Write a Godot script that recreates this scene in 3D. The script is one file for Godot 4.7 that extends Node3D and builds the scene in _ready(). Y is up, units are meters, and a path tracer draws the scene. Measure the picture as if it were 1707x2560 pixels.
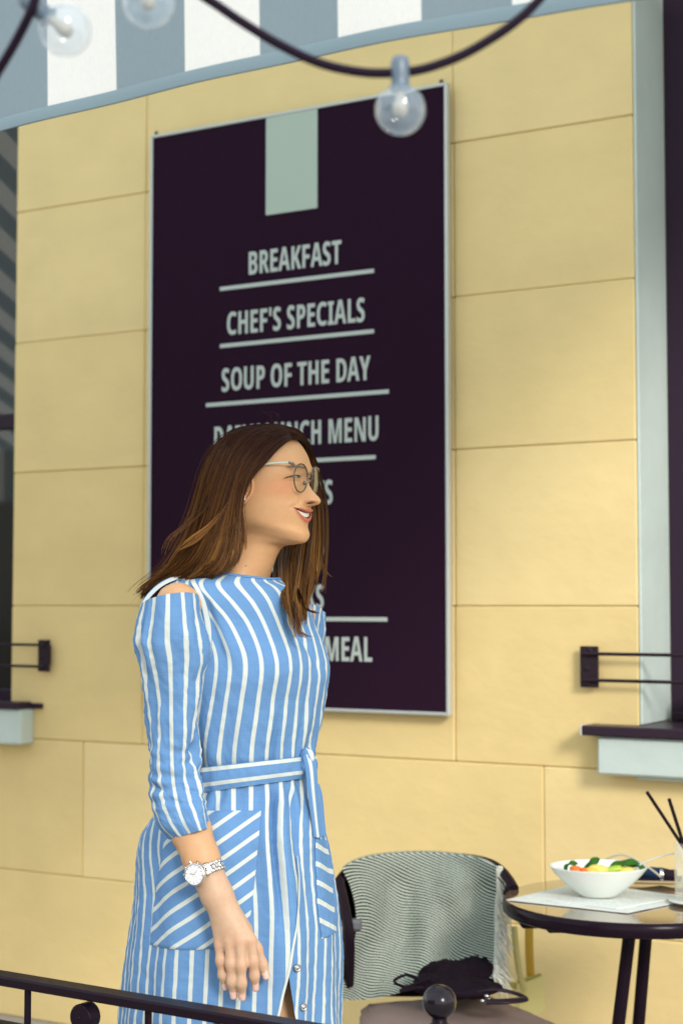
extends Node3D
# A street cafe front: pale yellow rendered wall with a menu board, a woman in a striped dress walking past.

const FOCAL := 4000.0            # focal length in pixels of the 1707 x 2560 photograph
const EYE := Vector3(0, 1.38, 0)
var tilt := Basis(Vector3.RIGHT, atan(232.0 / 4000.0))
var wall_u := Vector3(0.8660254, 0, 0.5)
var wall_n := Vector3(-0.5, 0, 0.8660254)
var wall_o := Vector3(0.5585625, 0, -4.50756265)
var names := {}
var mats := {}
var tex := {}
var noise := FastNoiseLite.new()

# ------------------------------------------------------------------ mesh buffer
class MB:
	var v := PackedVector3Array()
	var n := PackedVector3Array()
	var uv := PackedVector2Array()
	var c := PackedColorArray()
	var ix := PackedInt32Array()
	var col := Color(1, 1, 1)

	func add(p: Vector3, t := Vector2.ZERO) -> int:
		v.append(p); uv.append(t); c.append(col)
		return v.size() - 1

	func tri(a: int, b: int, d: int) -> void:
		ix.append(a); ix.append(b); ix.append(d)

	func face(pts: Array, inside: Vector3) -> void:   # flat convex face turned away from a point
		var k := v.size()
		var mid := Vector3.ZERO
		for p in pts: mid += p
		mid /= pts.size()
		var nn: Vector3 = (pts[1] - pts[0]).cross(pts[2] - pts[0])
		var turned := nn.dot(mid - inside) < 0
		for p in pts: add(p)
		for i in range(1, pts.size() - 1):
			if turned: tri(k, k + i + 1, k + i)
			else: tri(k, k + i, k + i + 1)

	func box(at: Vector3, size: Vector3, b := 0.0, turn := Basis.IDENTITY) -> void:
		var h := size / 2.0
		b = minf(b, minf(h.x, minf(h.y, h.z)) * 0.98)
		var P := func(sx, sy, sz, ax): # corner point lying on the face across axis ax
			var q := Vector3(sx * (h.x - (0.0 if ax == 0 else b)), sy * (h.y - (0.0 if ax == 1 else b)), sz * (h.z - (0.0 if ax == 2 else b)))
			return at + turn * q
		for s in [-1.0, 1.0]:
			face([P.call(s, -1, -1, 0), P.call(s, 1, -1, 0), P.call(s, 1, 1, 0), P.call(s, -1, 1, 0)], at)
			face([P.call(-1, s, -1, 1), P.call(1, s, -1, 1), P.call(1, s, 1, 1), P.call(-1, s, 1, 1)], at)
			face([P.call(-1, -1, s, 2), P.call(1, -1, s, 2), P.call(1, 1, s, 2), P.call(-1, 1, s, 2)], at)
		if b <= 0.0: return
		for s in [-1.0, 1.0]:
			for t in [-1.0, 1.0]:
				face([P.call(s, t, -1, 0), P.call(s, t, 1, 0), P.call(s, t, 1, 1), P.call(s, t, -1, 1)], at)
				face([P.call(s, -1, t, 0), P.call(s, 1, t, 0), P.call(s, 1, t, 2), P.call(s, -1, t, 2)], at)
				face([P.call(-1, s, t, 1), P.call(1, s, t, 1), P.call(1, s, t, 2), P.call(-1, s, t, 2)], at)
				for q in [-1.0, 1.0]:
					face([P.call(s, t, q, 0), P.call(s, t, q, 1), P.call(s, t, q, 2)], at)

	func grid(pts: PackedVector3Array, w: int, h: int, uvs := PackedVector2Array(), cols := PackedColorArray(), flip := false) -> void:
		var k := v.size()
		v.append_array(pts)
		if uvs.size() == pts.size(): uv.append_array(uvs)
		else:
			for i in pts.size(): uv.append(Vector2(float(i % w) / (w - 1), float(i / w) / (h - 1)))
		if cols.size() == pts.size(): c.append_array(cols)
		else:
			for i in pts.size(): c.append(col)
		for j in h - 1:
			for i in w - 1:
				var a := k + j * w + i
				if flip:
					tri(a, a + w + 1, a + 1); tri(a, a + w, a + w + 1)
				else:
					tri(a, a + 1, a + w + 1); tri(a, a + w + 1, a + w)

	func tube(path: PackedVector3Array, radii: PackedFloat32Array, sides := 10, caps := true, flat := 1.0, side_dir := Vector3.ZERO) -> void:
		var m := path.size()
		var pts := PackedVector3Array()
		var up := Vector3.ZERO
		for j in m:
			var d := (path[mini(j + 1, m - 1)] - path[maxi(j - 1, 0)]).normalized()
			if j == 0:
				up = side_dir if side_dir != Vector3.ZERO else (Vector3.UP if absf(d.y) < 0.9 else Vector3.RIGHT)
			up = (up - d * up.dot(d)).normalized()
			var s := d.cross(up)
			var r := radii[mini(j, radii.size() - 1)]
			for i in sides + 1:
				var a := TAU * i / sides
				pts.append(path[j] + (up * cos(a) + s * sin(a) * flat) * r)
		grid(pts, sides + 1, m)
		if caps:
			for e in [0, m - 1]:
				var k := v.size()
				var mid: Vector3 = path[e]
				add(mid)
				for i in sides + 1: add(pts[e * (sides + 1) + i])
				for i in sides:
					if e == 0: tri(k, k + i + 2, k + i + 1)
					else: tri(k, k + i + 1, k + i + 2)

	func lathe(prof: PackedVector2Array, frame: Transform3D, sides := 32, sq := 1.0) -> void:
		var pts := PackedVector3Array()
		for p in prof:
			for i in sides + 1:
				var a := TAU * i / sides
				pts.append(frame * Vector3(cos(a) * p.x, p.y, -sin(a) * p.x * sq))
		grid(pts, sides + 1, prof.size())

	func ball(frame: Transform3D, sides := 20, rings := 12) -> void:
		var pr := PackedVector2Array()
		for j in rings + 1:
			var a := -PI / 2 + PI * j / rings
			pr.append(Vector2(maxf(cos(a), 0.0001), sin(a)))
		lathe(pr, frame, sides)

	func mesh() -> ArrayMesh:
		var q := v.size()
		n.resize(q)
		n.fill(Vector3.ZERO)
		var ii := PackedInt32Array()
		ii.resize(ix.size())
		for t in range(0, ix.size(), 3):
			var a := ix[t]; var b := ix[t + 1]; var d := ix[t + 2]
			var nn := (v[b] - v[a]).cross(v[d] - v[a])
			n[a] += nn; n[b] += nn; n[d] += nn
			ii[t] = a; ii[t + 1] = d; ii[t + 2] = b
		for i in q: n[i] = n[i].normalized() if n[i].length_squared() > 1e-24 else Vector3.UP
		var arr := []
		arr.resize(Mesh.ARRAY_MAX)
		arr[Mesh.ARRAY_VERTEX] = v; arr[Mesh.ARRAY_NORMAL] = n; arr[Mesh.ARRAY_TEX_UV] = uv
		arr[Mesh.ARRAY_COLOR] = c; arr[Mesh.ARRAY_INDEX] = ii
		var m := ArrayMesh.new()
		m.add_surface_from_arrays(Mesh.PRIMITIVE_TRIANGLES, arr)
		return m


# ------------------------------------------------------------------ small helpers
func at(px: float, py: float, d: float) -> Vector3:
	return EYE + tilt * Vector3((px - 853.5) / FOCAL * d, -(py - 1280.0) / FOCAL * d, -d)

func wp(u: float, y: float, o: float) -> Vector3:
	return wall_o + wall_u * u + Vector3.UP * y + wall_n * o

func wall_frame() -> Transform3D:
	return Transform3D(Basis(wall_u, Vector3.UP, wall_n), wall_o)

func lin(r: float, g: float, b: float) -> Color:
	return Color(r, g, b).linear_to_srgb()

func mat(key: String, r: float, g: float, b: float, rough := 0.6, metal := 0.0) -> StandardMaterial3D:
	if mats.has(key): return mats[key]
	var m := StandardMaterial3D.new()
	m.albedo_color = lin(r, g, b)
	m.roughness = rough
	m.metallic = metal
	if r < 0.06 and metal == 0.0 and rough > 0.2: m.metallic_specular = 0.22
	mats[key] = m
	return m

func numbered(s: String) -> String:
	var k: int = names.get(s, 0)
	names[s] = k + 1
	return s if k == 0 else "%s_%03d" % [s, k]

func tag(o: Node, label: String, category := "", group := "", kind := "") -> Node:
	if label: o.set_meta("label", label)
	if category: o.set_meta("category", category)
	if group: o.set_meta("group", group)
	if kind: o.set_meta("kind", kind)
	return o

func base(called: String, where: Vector3, turn := Basis.IDENTITY) -> Node3D:
	var o := Node3D.new()
	o.name = numbered(called)
	add_child(o)
	o.transform = Transform3D(turn, where)
	return o

# puts a mesh buffer (given in world space unless local is true) under a parent as one named mesh
func put(called: String, mb: MB, m: Material, parent: Node3D = self, local := false) -> MeshInstance3D:
	if not local and parent != self:
		var inv := parent.global_transform.affine_inverse()
		for i in mb.v.size(): mb.v[i] = inv * mb.v[i]
	var o := MeshInstance3D.new()
	o.name = called if parent != self else numbered(called)
	o.mesh = mb.mesh()
	o.material_override = m
	o.cast_shadow = GeometryInstance3D.SHADOW_CASTING_SETTING_ON
	parent.add_child(o, true)
	return o

func cr(p0: Vector3, p1: Vector3, p2: Vector3, p3: Vector3, t: float) -> Vector3:
	return 0.5 * ((2.0 * p1) + (p2 - p0) * t + (2.0 * p0 - 5.0 * p1 + 4.0 * p2 - p3) * t * t + (3.0 * p1 - p0 - 3.0 * p2 + p3) * t * t * t)

func along(p: PackedVector3Array, t: float) -> Vector3:    # t 0..1 through the control points
	var m := p.size() - 1
	var f := clampf(t, 0.0, 1.0) * m
	var i := mini(int(f), m - 1)
	return cr(p[maxi(i - 1, 0)], p[i], p[i + 1], p[mini(i + 2, m)], f - i)

func curve(p: PackedVector3Array, count: int) -> PackedVector3Array:
	var out := PackedVector3Array()
	for i in count: out.append(along(p, float(i) / (count - 1)))
	return out

func pxs(a: Array) -> PackedVector3Array:     # [x, y, depth, x, y, depth ...] in the photograph's pixels and metres
	var out := PackedVector3Array()
	for i in range(0, a.size(), 3): out.append(at(a[i], a[i + 1], a[i + 2]))
	return out

func table(T: Array, x: float, k: int) -> float:      # smooth lookup in rows [x, a, b, ...]
	var m := T.size()
	if x <= T[0][0]: return T[0][k]
	if x >= T[m - 1][0]: return T[m - 1][k]
	var i := 0
	while x > T[i + 1][0]: i += 1
	var x0: float = T[i][0]; var x1: float = T[i + 1][0]
	var y0: float = T[i][k]; var y1: float = T[i + 1][k]
	var w := x1 - x0
	var s := (y1 - y0) / w
	var s0 := s; var s1 := s
	if i > 0: s0 = (y1 - float(T[i - 1][k])) / (x1 - float(T[i - 1][0]))
	if i < m - 2: s1 = (float(T[i + 2][k]) - y0) / (float(T[i + 2][0]) - x0)
	var t := (x - x0) / w
	var t2 := t * t; var t3 := t2 * t
	return (2 * t3 - 3 * t2 + 1) * y0 + (t3 - 2 * t2 + t) * w * s0 + (-2 * t3 + 3 * t2) * y1 + (t3 - t2) * w * s1

func gs(x: float, y: float, cx: float, cy: float, sx: float, sy: float) -> float:
	var a := (x - cx) / sx
	var b := (y - cy) / sy
	return exp(-a * a - b * b)

func noise_image(size: int, freq: float, sd: int, lo: float, hi: float, octaves := 4) -> Image:
	var f := FastNoiseLite.new()
	f.noise_type = FastNoiseLite.TYPE_SIMPLEX_SMOOTH
	f.seed = sd
	f.frequency = freq
	f.fractal_octaves = octaves
	var im := f.get_seamless_image(size, size)
	im.convert(Image.FORMAT_RGB8)
	for y in size:
		for x in size:
			var g := lerpf(lo, hi, im.get_pixel(x, y).r)
			im.set_pixel(x, y, Color(g, g, g))
	return im

func texture(im: Image) -> ImageTexture:
	return ImageTexture.create_from_image(im)

func relief(m: StandardMaterial3D, t: Texture2D, cm: float) -> void:
	m.heightmap_enabled = true
	m.heightmap_texture = t
	m.heightmap_scale = cm

# ------------------------------------------------------------------ surface nets
func nets(f: Callable, lo: Vector3, hi: Vector3, cell: float, mb: MB, paint: Callable) -> void:
	var nx := int((hi.x - lo.x) / cell) + 2
	var ny := int((hi.y - lo.y) / cell) + 2
	var nz := int((hi.z - lo.z) / cell) + 2
	var B := 4
	nx = (nx / B + 1) * B; ny = (ny / B + 1) * B; nz = (nz / B + 1) * B
	var sx := nx + 1; var sxy := (nx + 1) * (ny + 1)
	var val := PackedFloat32Array()
	val.resize(sxy * (nz + 1))
	val.fill(1e9)
	var reach := cell * B * 0.9
	var active := []
	for bz in nz / B:
		for by in ny / B:
			for bx in nx / B:
				var mid := lo + Vector3(bx * B + B * 0.5, by * B + B * 0.5, bz * B + B * 0.5) * cell
				if absf(f.call(mid)) > reach: continue
				active.append(Vector3i(bx * B, by * B, bz * B))
				for k in B + 1:
					for j in B + 1:
						var at0 := (bz * B + k) * sxy + (by * B + j) * sx + bx * B
						for i in B + 1:
							if val[at0 + i] > 1e8:
								val[at0 + i] = f.call(lo + Vector3(bx * B + i, by * B + j, bz * B + k) * cell)
	var vid := {}
	var off := [0, 1, sx, sx + 1, sxy, sxy + 1, sxy + sx, sxy + sx + 1]
	var edges := [0, 1, 2, 3, 4, 5, 6, 7, 0, 2, 1, 3, 4, 6, 5, 7, 0, 4, 1, 5, 2, 6, 3, 7]
	for b in active:
		for k in B:
			for j in B:
				for i in B:
					var o: int = (b.z + k) * sxy + (b.y + j) * sx + b.x + i
					var inside := 0
					for q in 8:
						if val[o + off[q]] < 0.0: inside += 1
					if inside == 0 or inside == 8: continue
					var sum := Vector3.ZERO
					var cnt := 0
					for e in 12:
						var q0: int = edges[e * 2]; var q1: int = edges[e * 2 + 1]
						var a := val[o + off[q0]]; var d := val[o + off[q1]]
						if (a < 0.0) == (d < 0.0): continue
						var t := a / (a - d)
						sum += Vector3(q0 & 1, (q0 >> 1) & 1, q0 >> 2).lerp(Vector3(q1 & 1, (q1 >> 1) & 1, q1 >> 2), t)
						cnt += 1
					var p := lo + (Vector3(b.x + i, b.y + j, b.z + k) + sum / cnt) * cell
					mb.col = paint.call(p)
					vid[o] = mb.add(p)
	for b in active:
		for k in B:
			for j in B:
				for i in B:
					var o: int = (b.z + k) * sxy + (b.y + j) * sx + b.x + i
					var a := val[o]
					for ax in 3:
						var st: int = [1, sx, sxy][ax]
						var d := val[o + st]
						if a > 1e8 or d > 1e8 or (a < 0.0) == (d < 0.0): continue
						var u: int = [sx, sxy, 1][ax]
						var w: int = [sxy, 1, sx][ax]
						var q0 = vid.get(o - u - w); var q1 = vid.get(o - w); var q2 = vid.get(o); var q3 = vid.get(o - u)
						if q0 == null or q1 == null or q2 == null or q3 == null: continue
						if a < 0.0:
							mb.tri(q0, q1, q2); mb.tri(q0, q2, q3)
						else:
							mb.tri(q0, q2, q1); mb.tri(q0, q3, q2)

func capsule(p: Vector3, a: Vector3, b: Vector3, ra: float, rb: float) -> float:
	var ab := b - a
	var t := clampf((p - a).dot(ab) / ab.length_squared(), 0.0, 1.0)
	return (p - a - ab * t).length() - lerpf(ra, rb, t)

func smin(a: float, b: float, k: float) -> float:
	var h := maxf(k - absf(a - b), 0.0) / k
	return minf(a, b) - h * h * k * 0.25

func _ready() -> void:
	noise.seed = 7
	noise.frequency = 1.0
	set_camera_and_light()
	make_textures()
	build_ground()
	build_cafe_front()
	build_menu_board()
	build_window_guards()
	build_awning()
	build_string_lights()
	build_chair()
	build_table()
	build_woman()
	build_railing()

func set_camera_and_light() -> void:
	var cam := Camera3D.new()
	cam.name = "camera"
	add_child(cam)
	var look := CameraAttributesPhysical.new()
	look.frustum_focal_length = 37.5
	look.frustum_focus_distance = 2.62
	look.frustum_near = 0.05
	look.frustum_far = 400.0
	look.exposure_aperture = 3.4
	cam.attributes = look
	cam.transform = Transform3D(tilt, EYE)
	cam.current = true
	var we := WorldEnvironment.new()
	we.name = "world_environment"
	var e := Environment.new()
	e.background_mode = Environment.BG_SKY
	var sm := ProceduralSkyMaterial.new()
	sm.sky_top_color = Color(0.80, 0.83, 0.86)
	sm.sky_horizon_color = Color(0.95, 0.93, 0.90)
	sm.sky_curve = 0.2
	sm.ground_bottom_color = Color(0.42, 0.40, 0.36)
	sm.ground_horizon_color = Color(0.62, 0.60, 0.55)
	sm.sky_energy_multiplier = 1.03
	var sky := Sky.new()
	sky.sky_material = sm
	e.sky = sky
	e.ambient_light_source = Environment.AMBIENT_SOURCE_SKY
	e.tonemap_mode = Environment.TONE_MAPPER_LINEAR
	e.tonemap_exposure = 2.25
	e.sdfgi_enabled = true
	e.ssao_enabled = true
	e.ssil_enabled = true
	we.environment = e
	add_child(we)
	var sun := DirectionalLight3D.new()
	sun.name = "sun"
	sun.light_energy = 0.38
	sun.light_angular_distance = 14.0
	sun.light_color = Color(1.0, 0.97, 0.94)
	sun.shadow_enabled = true
	add_child(sun)
	sun.look_at_from_position(Vector3(0.5825, 0.75, 1.491), Vector3.ZERO)

# ------------------------------------------------------------------ textures
func make_textures() -> void:
	tex.plaster = texture(noise_image(512, 0.02, 3, 0.0, 1.0, 5))
	tex.blotch = texture(noise_image(256, 0.012, 9, 0.96, 1.0, 5))
	tex.fine = texture(noise_image(256, 0.12, 21, 0.0, 1.0, 3))
	# striped dress cloth: one white stripe per unit of u, with the heather of a chambray weave
	var rng := RandomNumberGenerator.new()
	rng.seed = 11
	var w := 512
	var im := Image.create(w, 512, false, Image.FORMAT_RGB8)
	var weft := PackedFloat32Array()
	var warp := PackedFloat32Array()
	for i in 512: weft.append(rng.randfn(0, 0.05)); warp.append(rng.randfn(0, 0.05))
	for y in 512:
		for x in w:
			var f := fposmod(float(x) / w * 4.0 + 0.5, 1.0) - 0.5       # four periods
			var white := 1.0 - smoothstep(0.128, 0.144, absf(f))
			var g := 1.0 + weft[y] * 0.8 + warp[x] * 0.8 + rng.randfn(0, 0.05)
			var blue := Vector3(0.106, 0.240, 0.460) * g
			blue += Vector3(0.05, 0.04, 0.02) * maxf(0.0, rng.randfn(0, 0.6))
			var wh := Vector3(0.53, 0.585, 0.55) * (1.0 + (g - 1.0) * 0.25)
			var q := blue.lerp(wh, white)
			im.set_pixel(x, y, lin(clampf(q.x, 0, 1), clampf(q.y, 0, 1), clampf(q.z, 0, 1)))
	tex.dress = texture(im)
	# throw: narrow cream and dark green lines
	var bl := Image.create(64, 64, false, Image.FORMAT_RGB8)
	for y in 64:
		var f := absf(fposmod(y / 64.0 * 2.0, 1.0) - 0.5) * 2.0
		var t := smoothstep(0.36, 0.54, f)
		for x in 64:
			var g := 1.0 + rng.randfn(0, 0.08)
			var q := Vector3(0.56, 0.60, 0.53).lerp(Vector3(0.006, 0.034, 0.020), t) * g
			bl.set_pixel(x, y, lin(clampf(q.x, 0, 1), clampf(q.y, 0, 1), clampf(q.z, 0, 1)))
	tex.throw_cloth = texture(bl)
	# awning cloth: one grey and one white band per unit of u
	var aw := Image.create(256, 64, false, Image.FORMAT_RGB8)
	for x in 256:
		var white := smoothstep(0.245, 0.255, absf(fposmod(x / 256.0, 1.0) - 0.5))
		for y in 64:
			var g := 1.0 + rng.randfn(0, 0.02)
			var q := Vector3(0.235, 0.315, 0.365).lerp(Vector3(0.80, 0.83, 0.82), 1.0 - white) * g
			aw.set_pixel(x, y, lin(clampf(q.x, 0, 1), clampf(q.y, 0, 1), clampf(q.z, 0, 1)))
	tex.awning = texture(aw)
	# faint print of the menu sheets
	var pr := Image.create(256, 256, false, Image.FORMAT_RGB8)
	pr.fill(lin(0.66, 0.70, 0.66))
	for r in 20:
		if r % 5 == 0: continue
		var x0 := 24
		while x0 < 225:
			var ww := rng.randi_range(5, 20)
			if rng.randf() < 0.8: pr.fill_rect(Rect2i(x0, 16 + r * 11, ww, 3), lin(0.40, 0.43, 0.42))
			x0 += ww + 5
	tex.print_sheet = texture(pr)

func cloth(key: String, rough := 0.85) -> StandardMaterial3D:
	if mats.has(key): return mats[key]
	var m := StandardMaterial3D.new()
	m.albedo_texture = tex.dress
	m.uv1_scale = Vector3(0.25, 1, 1)
	m.roughness = rough
	m.metallic_specular = 0.25
	mats[key] = m
	return m

# ------------------------------------------------------------------ setting
func build_ground() -> void:
	var g := MB.new()
	g.face([Vector3(-60, 0, -60), Vector3(60, 0, -60), Vector3(60, 0, 60), Vector3(-60, 0, 60)], Vector3(0, -1, 0))
	var m := mat("paving", 0.34, 0.31, 0.27, 0.85)
	m.uv1_triplanar = true
	m.uv1_world_triplanar = true
	m.albedo_texture = tex.blotch
	m.uv1_scale = Vector3.ONE * 0.7
	tag(put("pavement", g, m), "pale grey stone pavement in front of the cafe", "", "", "structure")

func stucco(key: String, r: float, g: float, b: float) -> StandardMaterial3D:
	var m := mat(key, r, g, b, 0.8)
	m.metallic_specular = 0.3
	m.uv1_triplanar = true
	m.uv1_world_triplanar = true
	m.uv1_scale = Vector3.ONE * 1.3
	m.albedo_texture = tex.blotch
	relief(m, tex.plaster, 0.17)
	return m

func build_cafe_front() -> void:
	var b := base("cafe_building", wall_o, Basis(wall_u, Vector3.UP, wall_n))
	tag(b, "pale yellow rendered cafe front with scored block joints and two dark windows", "building")
	var tones := [stucco("stucco", 0.80, 0.625, 0.295), stucco("stucco_pale", 0.815, 0.642, 0.312), stucco("stucco_deep", 0.78, 0.605, 0.278)]
	var back := MB.new()     # masonry behind the render, with the two window openings left free
	for r in [[-4.2, -3.3, 0.0, 4.3], [-1.945, 0.286, 0.0, 4.3], [1.75, 3.2, 0.0, 4.3], [-3.3, -1.945, 0.0, 1.0], [0.286, 1.75, 0.0, 1.0], [-3.3, -1.945, 3.45, 4.3], [0.286, 1.75, 3.45, 4.3]]:
		var pad := 0.004
		back.box(Vector3((r[0] + r[1]) / 2, (r[2] + r[3]) / 2, -0.155), Vector3(r[1] - r[0] - pad, r[3] - r[2] - pad, 0.28))
	var wall := put("wall", back, tones[2], b, true)
	var rows := [0.0, 0.485, 0.929, 1.376, 1.831, 2.279, 2.737, 3.188, 3.639, 4.09, 4.3]
	var rng := RandomNumberGenerator.new()
	rng.seed = 5
	for j in rows.size() - 1:
		var y0: float = rows[j]
		var y1: float = rows[j + 1]
		var cuts := [-4.2, -3.3, -1.945, -1.388, -0.266, 0.286, 1.75, 3.2]
		if j == 0: cuts = [-4.2, -3.0, -2.2, -0.78, 0.83, 2.4, 3.2]
		elif j == 1: cuts = [-4.2, -3.24, -1.63, -0.82, 0.005, 1.64, 3.2]
		elif j == 2: cuts = [-4.2, -3.3, -1.945, -1.388, -0.268, 0.286, 1.75, 3.2]
		elif j >= 8: cuts = [-4.2, -3.0, -1.63, -0.82, 0.005, 1.0, 2.0, 3.2]
		for i in cuts.size() - 1:
			var u0: float = cuts[i]
			var u1: float = cuts[i + 1]
			if y0 > 0.9 and y0 < 3.4 and (is_equal_approx(u0, -3.3) or is_equal_approx(u0, 0.286)):
				if y0 > 0.95: continue
				y1 = 1.0
			else: y1 = rows[j + 1]
			var mb := MB.new()
			var proud := rng.randf_range(-0.0012, 0.0012)
			var gap := 0.0012
			mb.box(Vector3((u0 + u1) / 2, (y0 + y1) / 2, -0.0075 + proud / 2), Vector3(u1 - u0 - gap, y1 - y0 - gap, 0.015 + proud), 0.0038)
			put("block", mb, tones[rng.randi_range(0, 2)], wall, true)
	# the house across the street, which the windows mirror
	var far := base("street_building", wp(-8.0, 0, 10.5), Basis(wall_u, Vector3.UP, wall_n))
	tag(far, "dark brown house across the street, mirrored in the left cafe window", "building")
	var fb := MB.new()
	fb.box(Vector3(0, 1.8, 1.5), Vector3(16.0, 3.6, 3.0), 0.05)
	put("wall", fb, mat("far_brick", 0.035, 0.024, 0.024, 0.9), far, true)
	for k in 6:
		fb = MB.new()
		fb.box(Vector3(-6.0 + 2.4 * k, 1.9, -0.01), Vector3(1.0, 1.7, 0.06), 0.02)
		put("window", fb, mat("far_glass", 0.02, 0.02, 0.025, 0.1), far, true)
	# right window
	var white := stucco("white_render", 0.56, 0.655, 0.61)
	var mb := MB.new()
	mb.box(Vector3(0.287 + 0.004, 2.255, -0.1225), Vector3(0.008, 2.40, 0.241), 0.002)
	put("reveal", mb, white, b, true)
	var frame_m := mat("window_frame", 0.034, 0.021, 0.036, 0.38)
	var frame := MB.new()
	frame.box(Vector3(0.3375, 2.25, -0.262), Vector3(0.084, 2.40, 0.05), 0.004)
	frame.box(Vector3(0.40, 2.25, -0.272), Vector3(0.044, 2.40, 0.04), 0.005)
	frame.box(Vector3(1.05, 1.10, -0.268), Vector3(1.4, 0.09, 0.05), 0.006)
	frame.box(Vector3(1.05, 3.42, -0.268), Vector3(1.4, 0.09, 0.05), 0.006)
	frame.box(Vector3(1.70, 2.25, -0.266), Vector3(0.09, 2.40, 0.05), 0.006)
	frame.box(Vector3(1.03, 2.25, -0.267), Vector3(0.07, 2.40, 0.045), 0.006)
	var wr := put("window", frame, frame_m, b, true)
	var lip := MB.new()
	lip.box(Vector3(0.3795, 2.25, -0.2335), Vector3(0.012, 2.38, 0.008), 0.003)
	put("glazing_bead", lip, mat("bead", 0.16, 0.14, 0.18, 0.3), wr, true)
	var glass_m := mat("dark_glass", 0.05, 0.048, 0.045, 0.03)
	glass_m.metallic_specular = 0.9
	for g in [[0.42, 0.995], [1.065, 1.655]]:
		var p := MB.new()
		p.box(Vector3((g[0] + g[1]) / 2, 2.26, -0.285), Vector3(g[1] - g[0], 2.24, 0.012))
		put("pane", p, glass_m, wr, true)
	var sill_m := mat("sill_metal", 0.035, 0.022, 0.034, 0.3)
	var s := MB.new()
	s.box(Vector3(0.96, 1.0405, -0.08), Vector3(1.62, 0.027, 0.33), 0.004)
	s.box(Vector3(0.96, 1.066, -0.225), Vector3(1.3, 0.024, 0.03), 0.004)
	put("window_sill", s, sill_m, b, true)
	s = MB.new()
	s.box(Vector3(0.1505, 1.0405, 0.046), Vector3(0.0055, 0.0285, 0.08), 0.002)
	put("sill_end_cap", s, mat("sill_cap", 0.55, 0.56, 0.52, 0.6), b, true)
	s = MB.new()
	s.box(Vector3(0.19 + 0.70, 0.9735, 0.03), Vector3(1.40, 0.102, 0.075), 0.006)
	s.box(Vector3(0.19 + 0.75, 0.917, 0.02), Vector3(1.30, 0.010, 0.045), 0.003)
	put("sill_block", s, white, b, true)
	# left window: dark coated glass that mirrors the striped awning
	var lf := MB.new()
	lf.box(Vector3(-1.957, 2.23, -0.076), Vector3(0.022, 2.46, 0.05), 0.004)
	lf.box(Vector3(-2.62, 1.05, -0.078), Vector3(1.34, 0.08, 0.05), 0.006)
	lf.box(Vector3(-2.62, 3.41, -0.078), Vector3(1.34, 0.08, 0.05), 0.006)
	lf.box(Vector3(-2.62, 2.02, -0.077), Vector3(1.34, 0.055, 0.045), 0.006)
	lf.box(Vector3(-3.26, 2.23, -0.076), Vector3(0.085, 2.46, 0.05), 0.006)
	var wl := put("window", lf, frame_m, b, true)
	var mirror_m := mat("coated_glass", 0.08, 0.078, 0.07, 0.03, 0.65)
	for g in [[1.085, 1.995], [2.045, 3.375]]:
		var p := MB.new()
		p.box(Vector3(-2.593, (g[0] + g[1]) / 2, -0.075), Vector3(1.25, g[1] - g[0], 0.012))
		put("pane", p, mirror_m, wl, true)
	s = MB.new()
	s.box(Vector3(-2.58, 1.0405, -0.015), Vector3(1.56, 0.018, 0.06), 0.003)
	s.box(Vector3(-2.60, 1.0445, 0.05), Vector3(1.527, 0.022, 0.07), 0.004)
	put("window_sill", s, sill_m, b, true)
	s = MB.new()
	s.box(Vector3(-2.58, 0.972, 0.034), Vector3(1.48, 0.118, 0.072), 0.006)
	put("sill_block", s, white, b, true)
	# grey rounded bundle lying on the right sill
	var lump := MB.new()
	lump.ball(Transform3D(Basis(wall_u, Vector3.UP, wall_n).scaled_local(Vector3(0.085, 0.06, 0.05)), wp(0.47, 1.112, -0.14)), 20, 12)
	for i in lump.v.size():
		lump.v[i] += (lump.v[i] - wp(0.47, 1.112, -0.14)) * 0.25 * noise.get_noise_3dv(lump.v[i] * 14.0)
	tag(put("folded_cloth", lump, mat("lump", 0.10, 0.09, 0.10, 0.8)), "dark grey crumpled cloth lying on the right window sill", "cloth")

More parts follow.
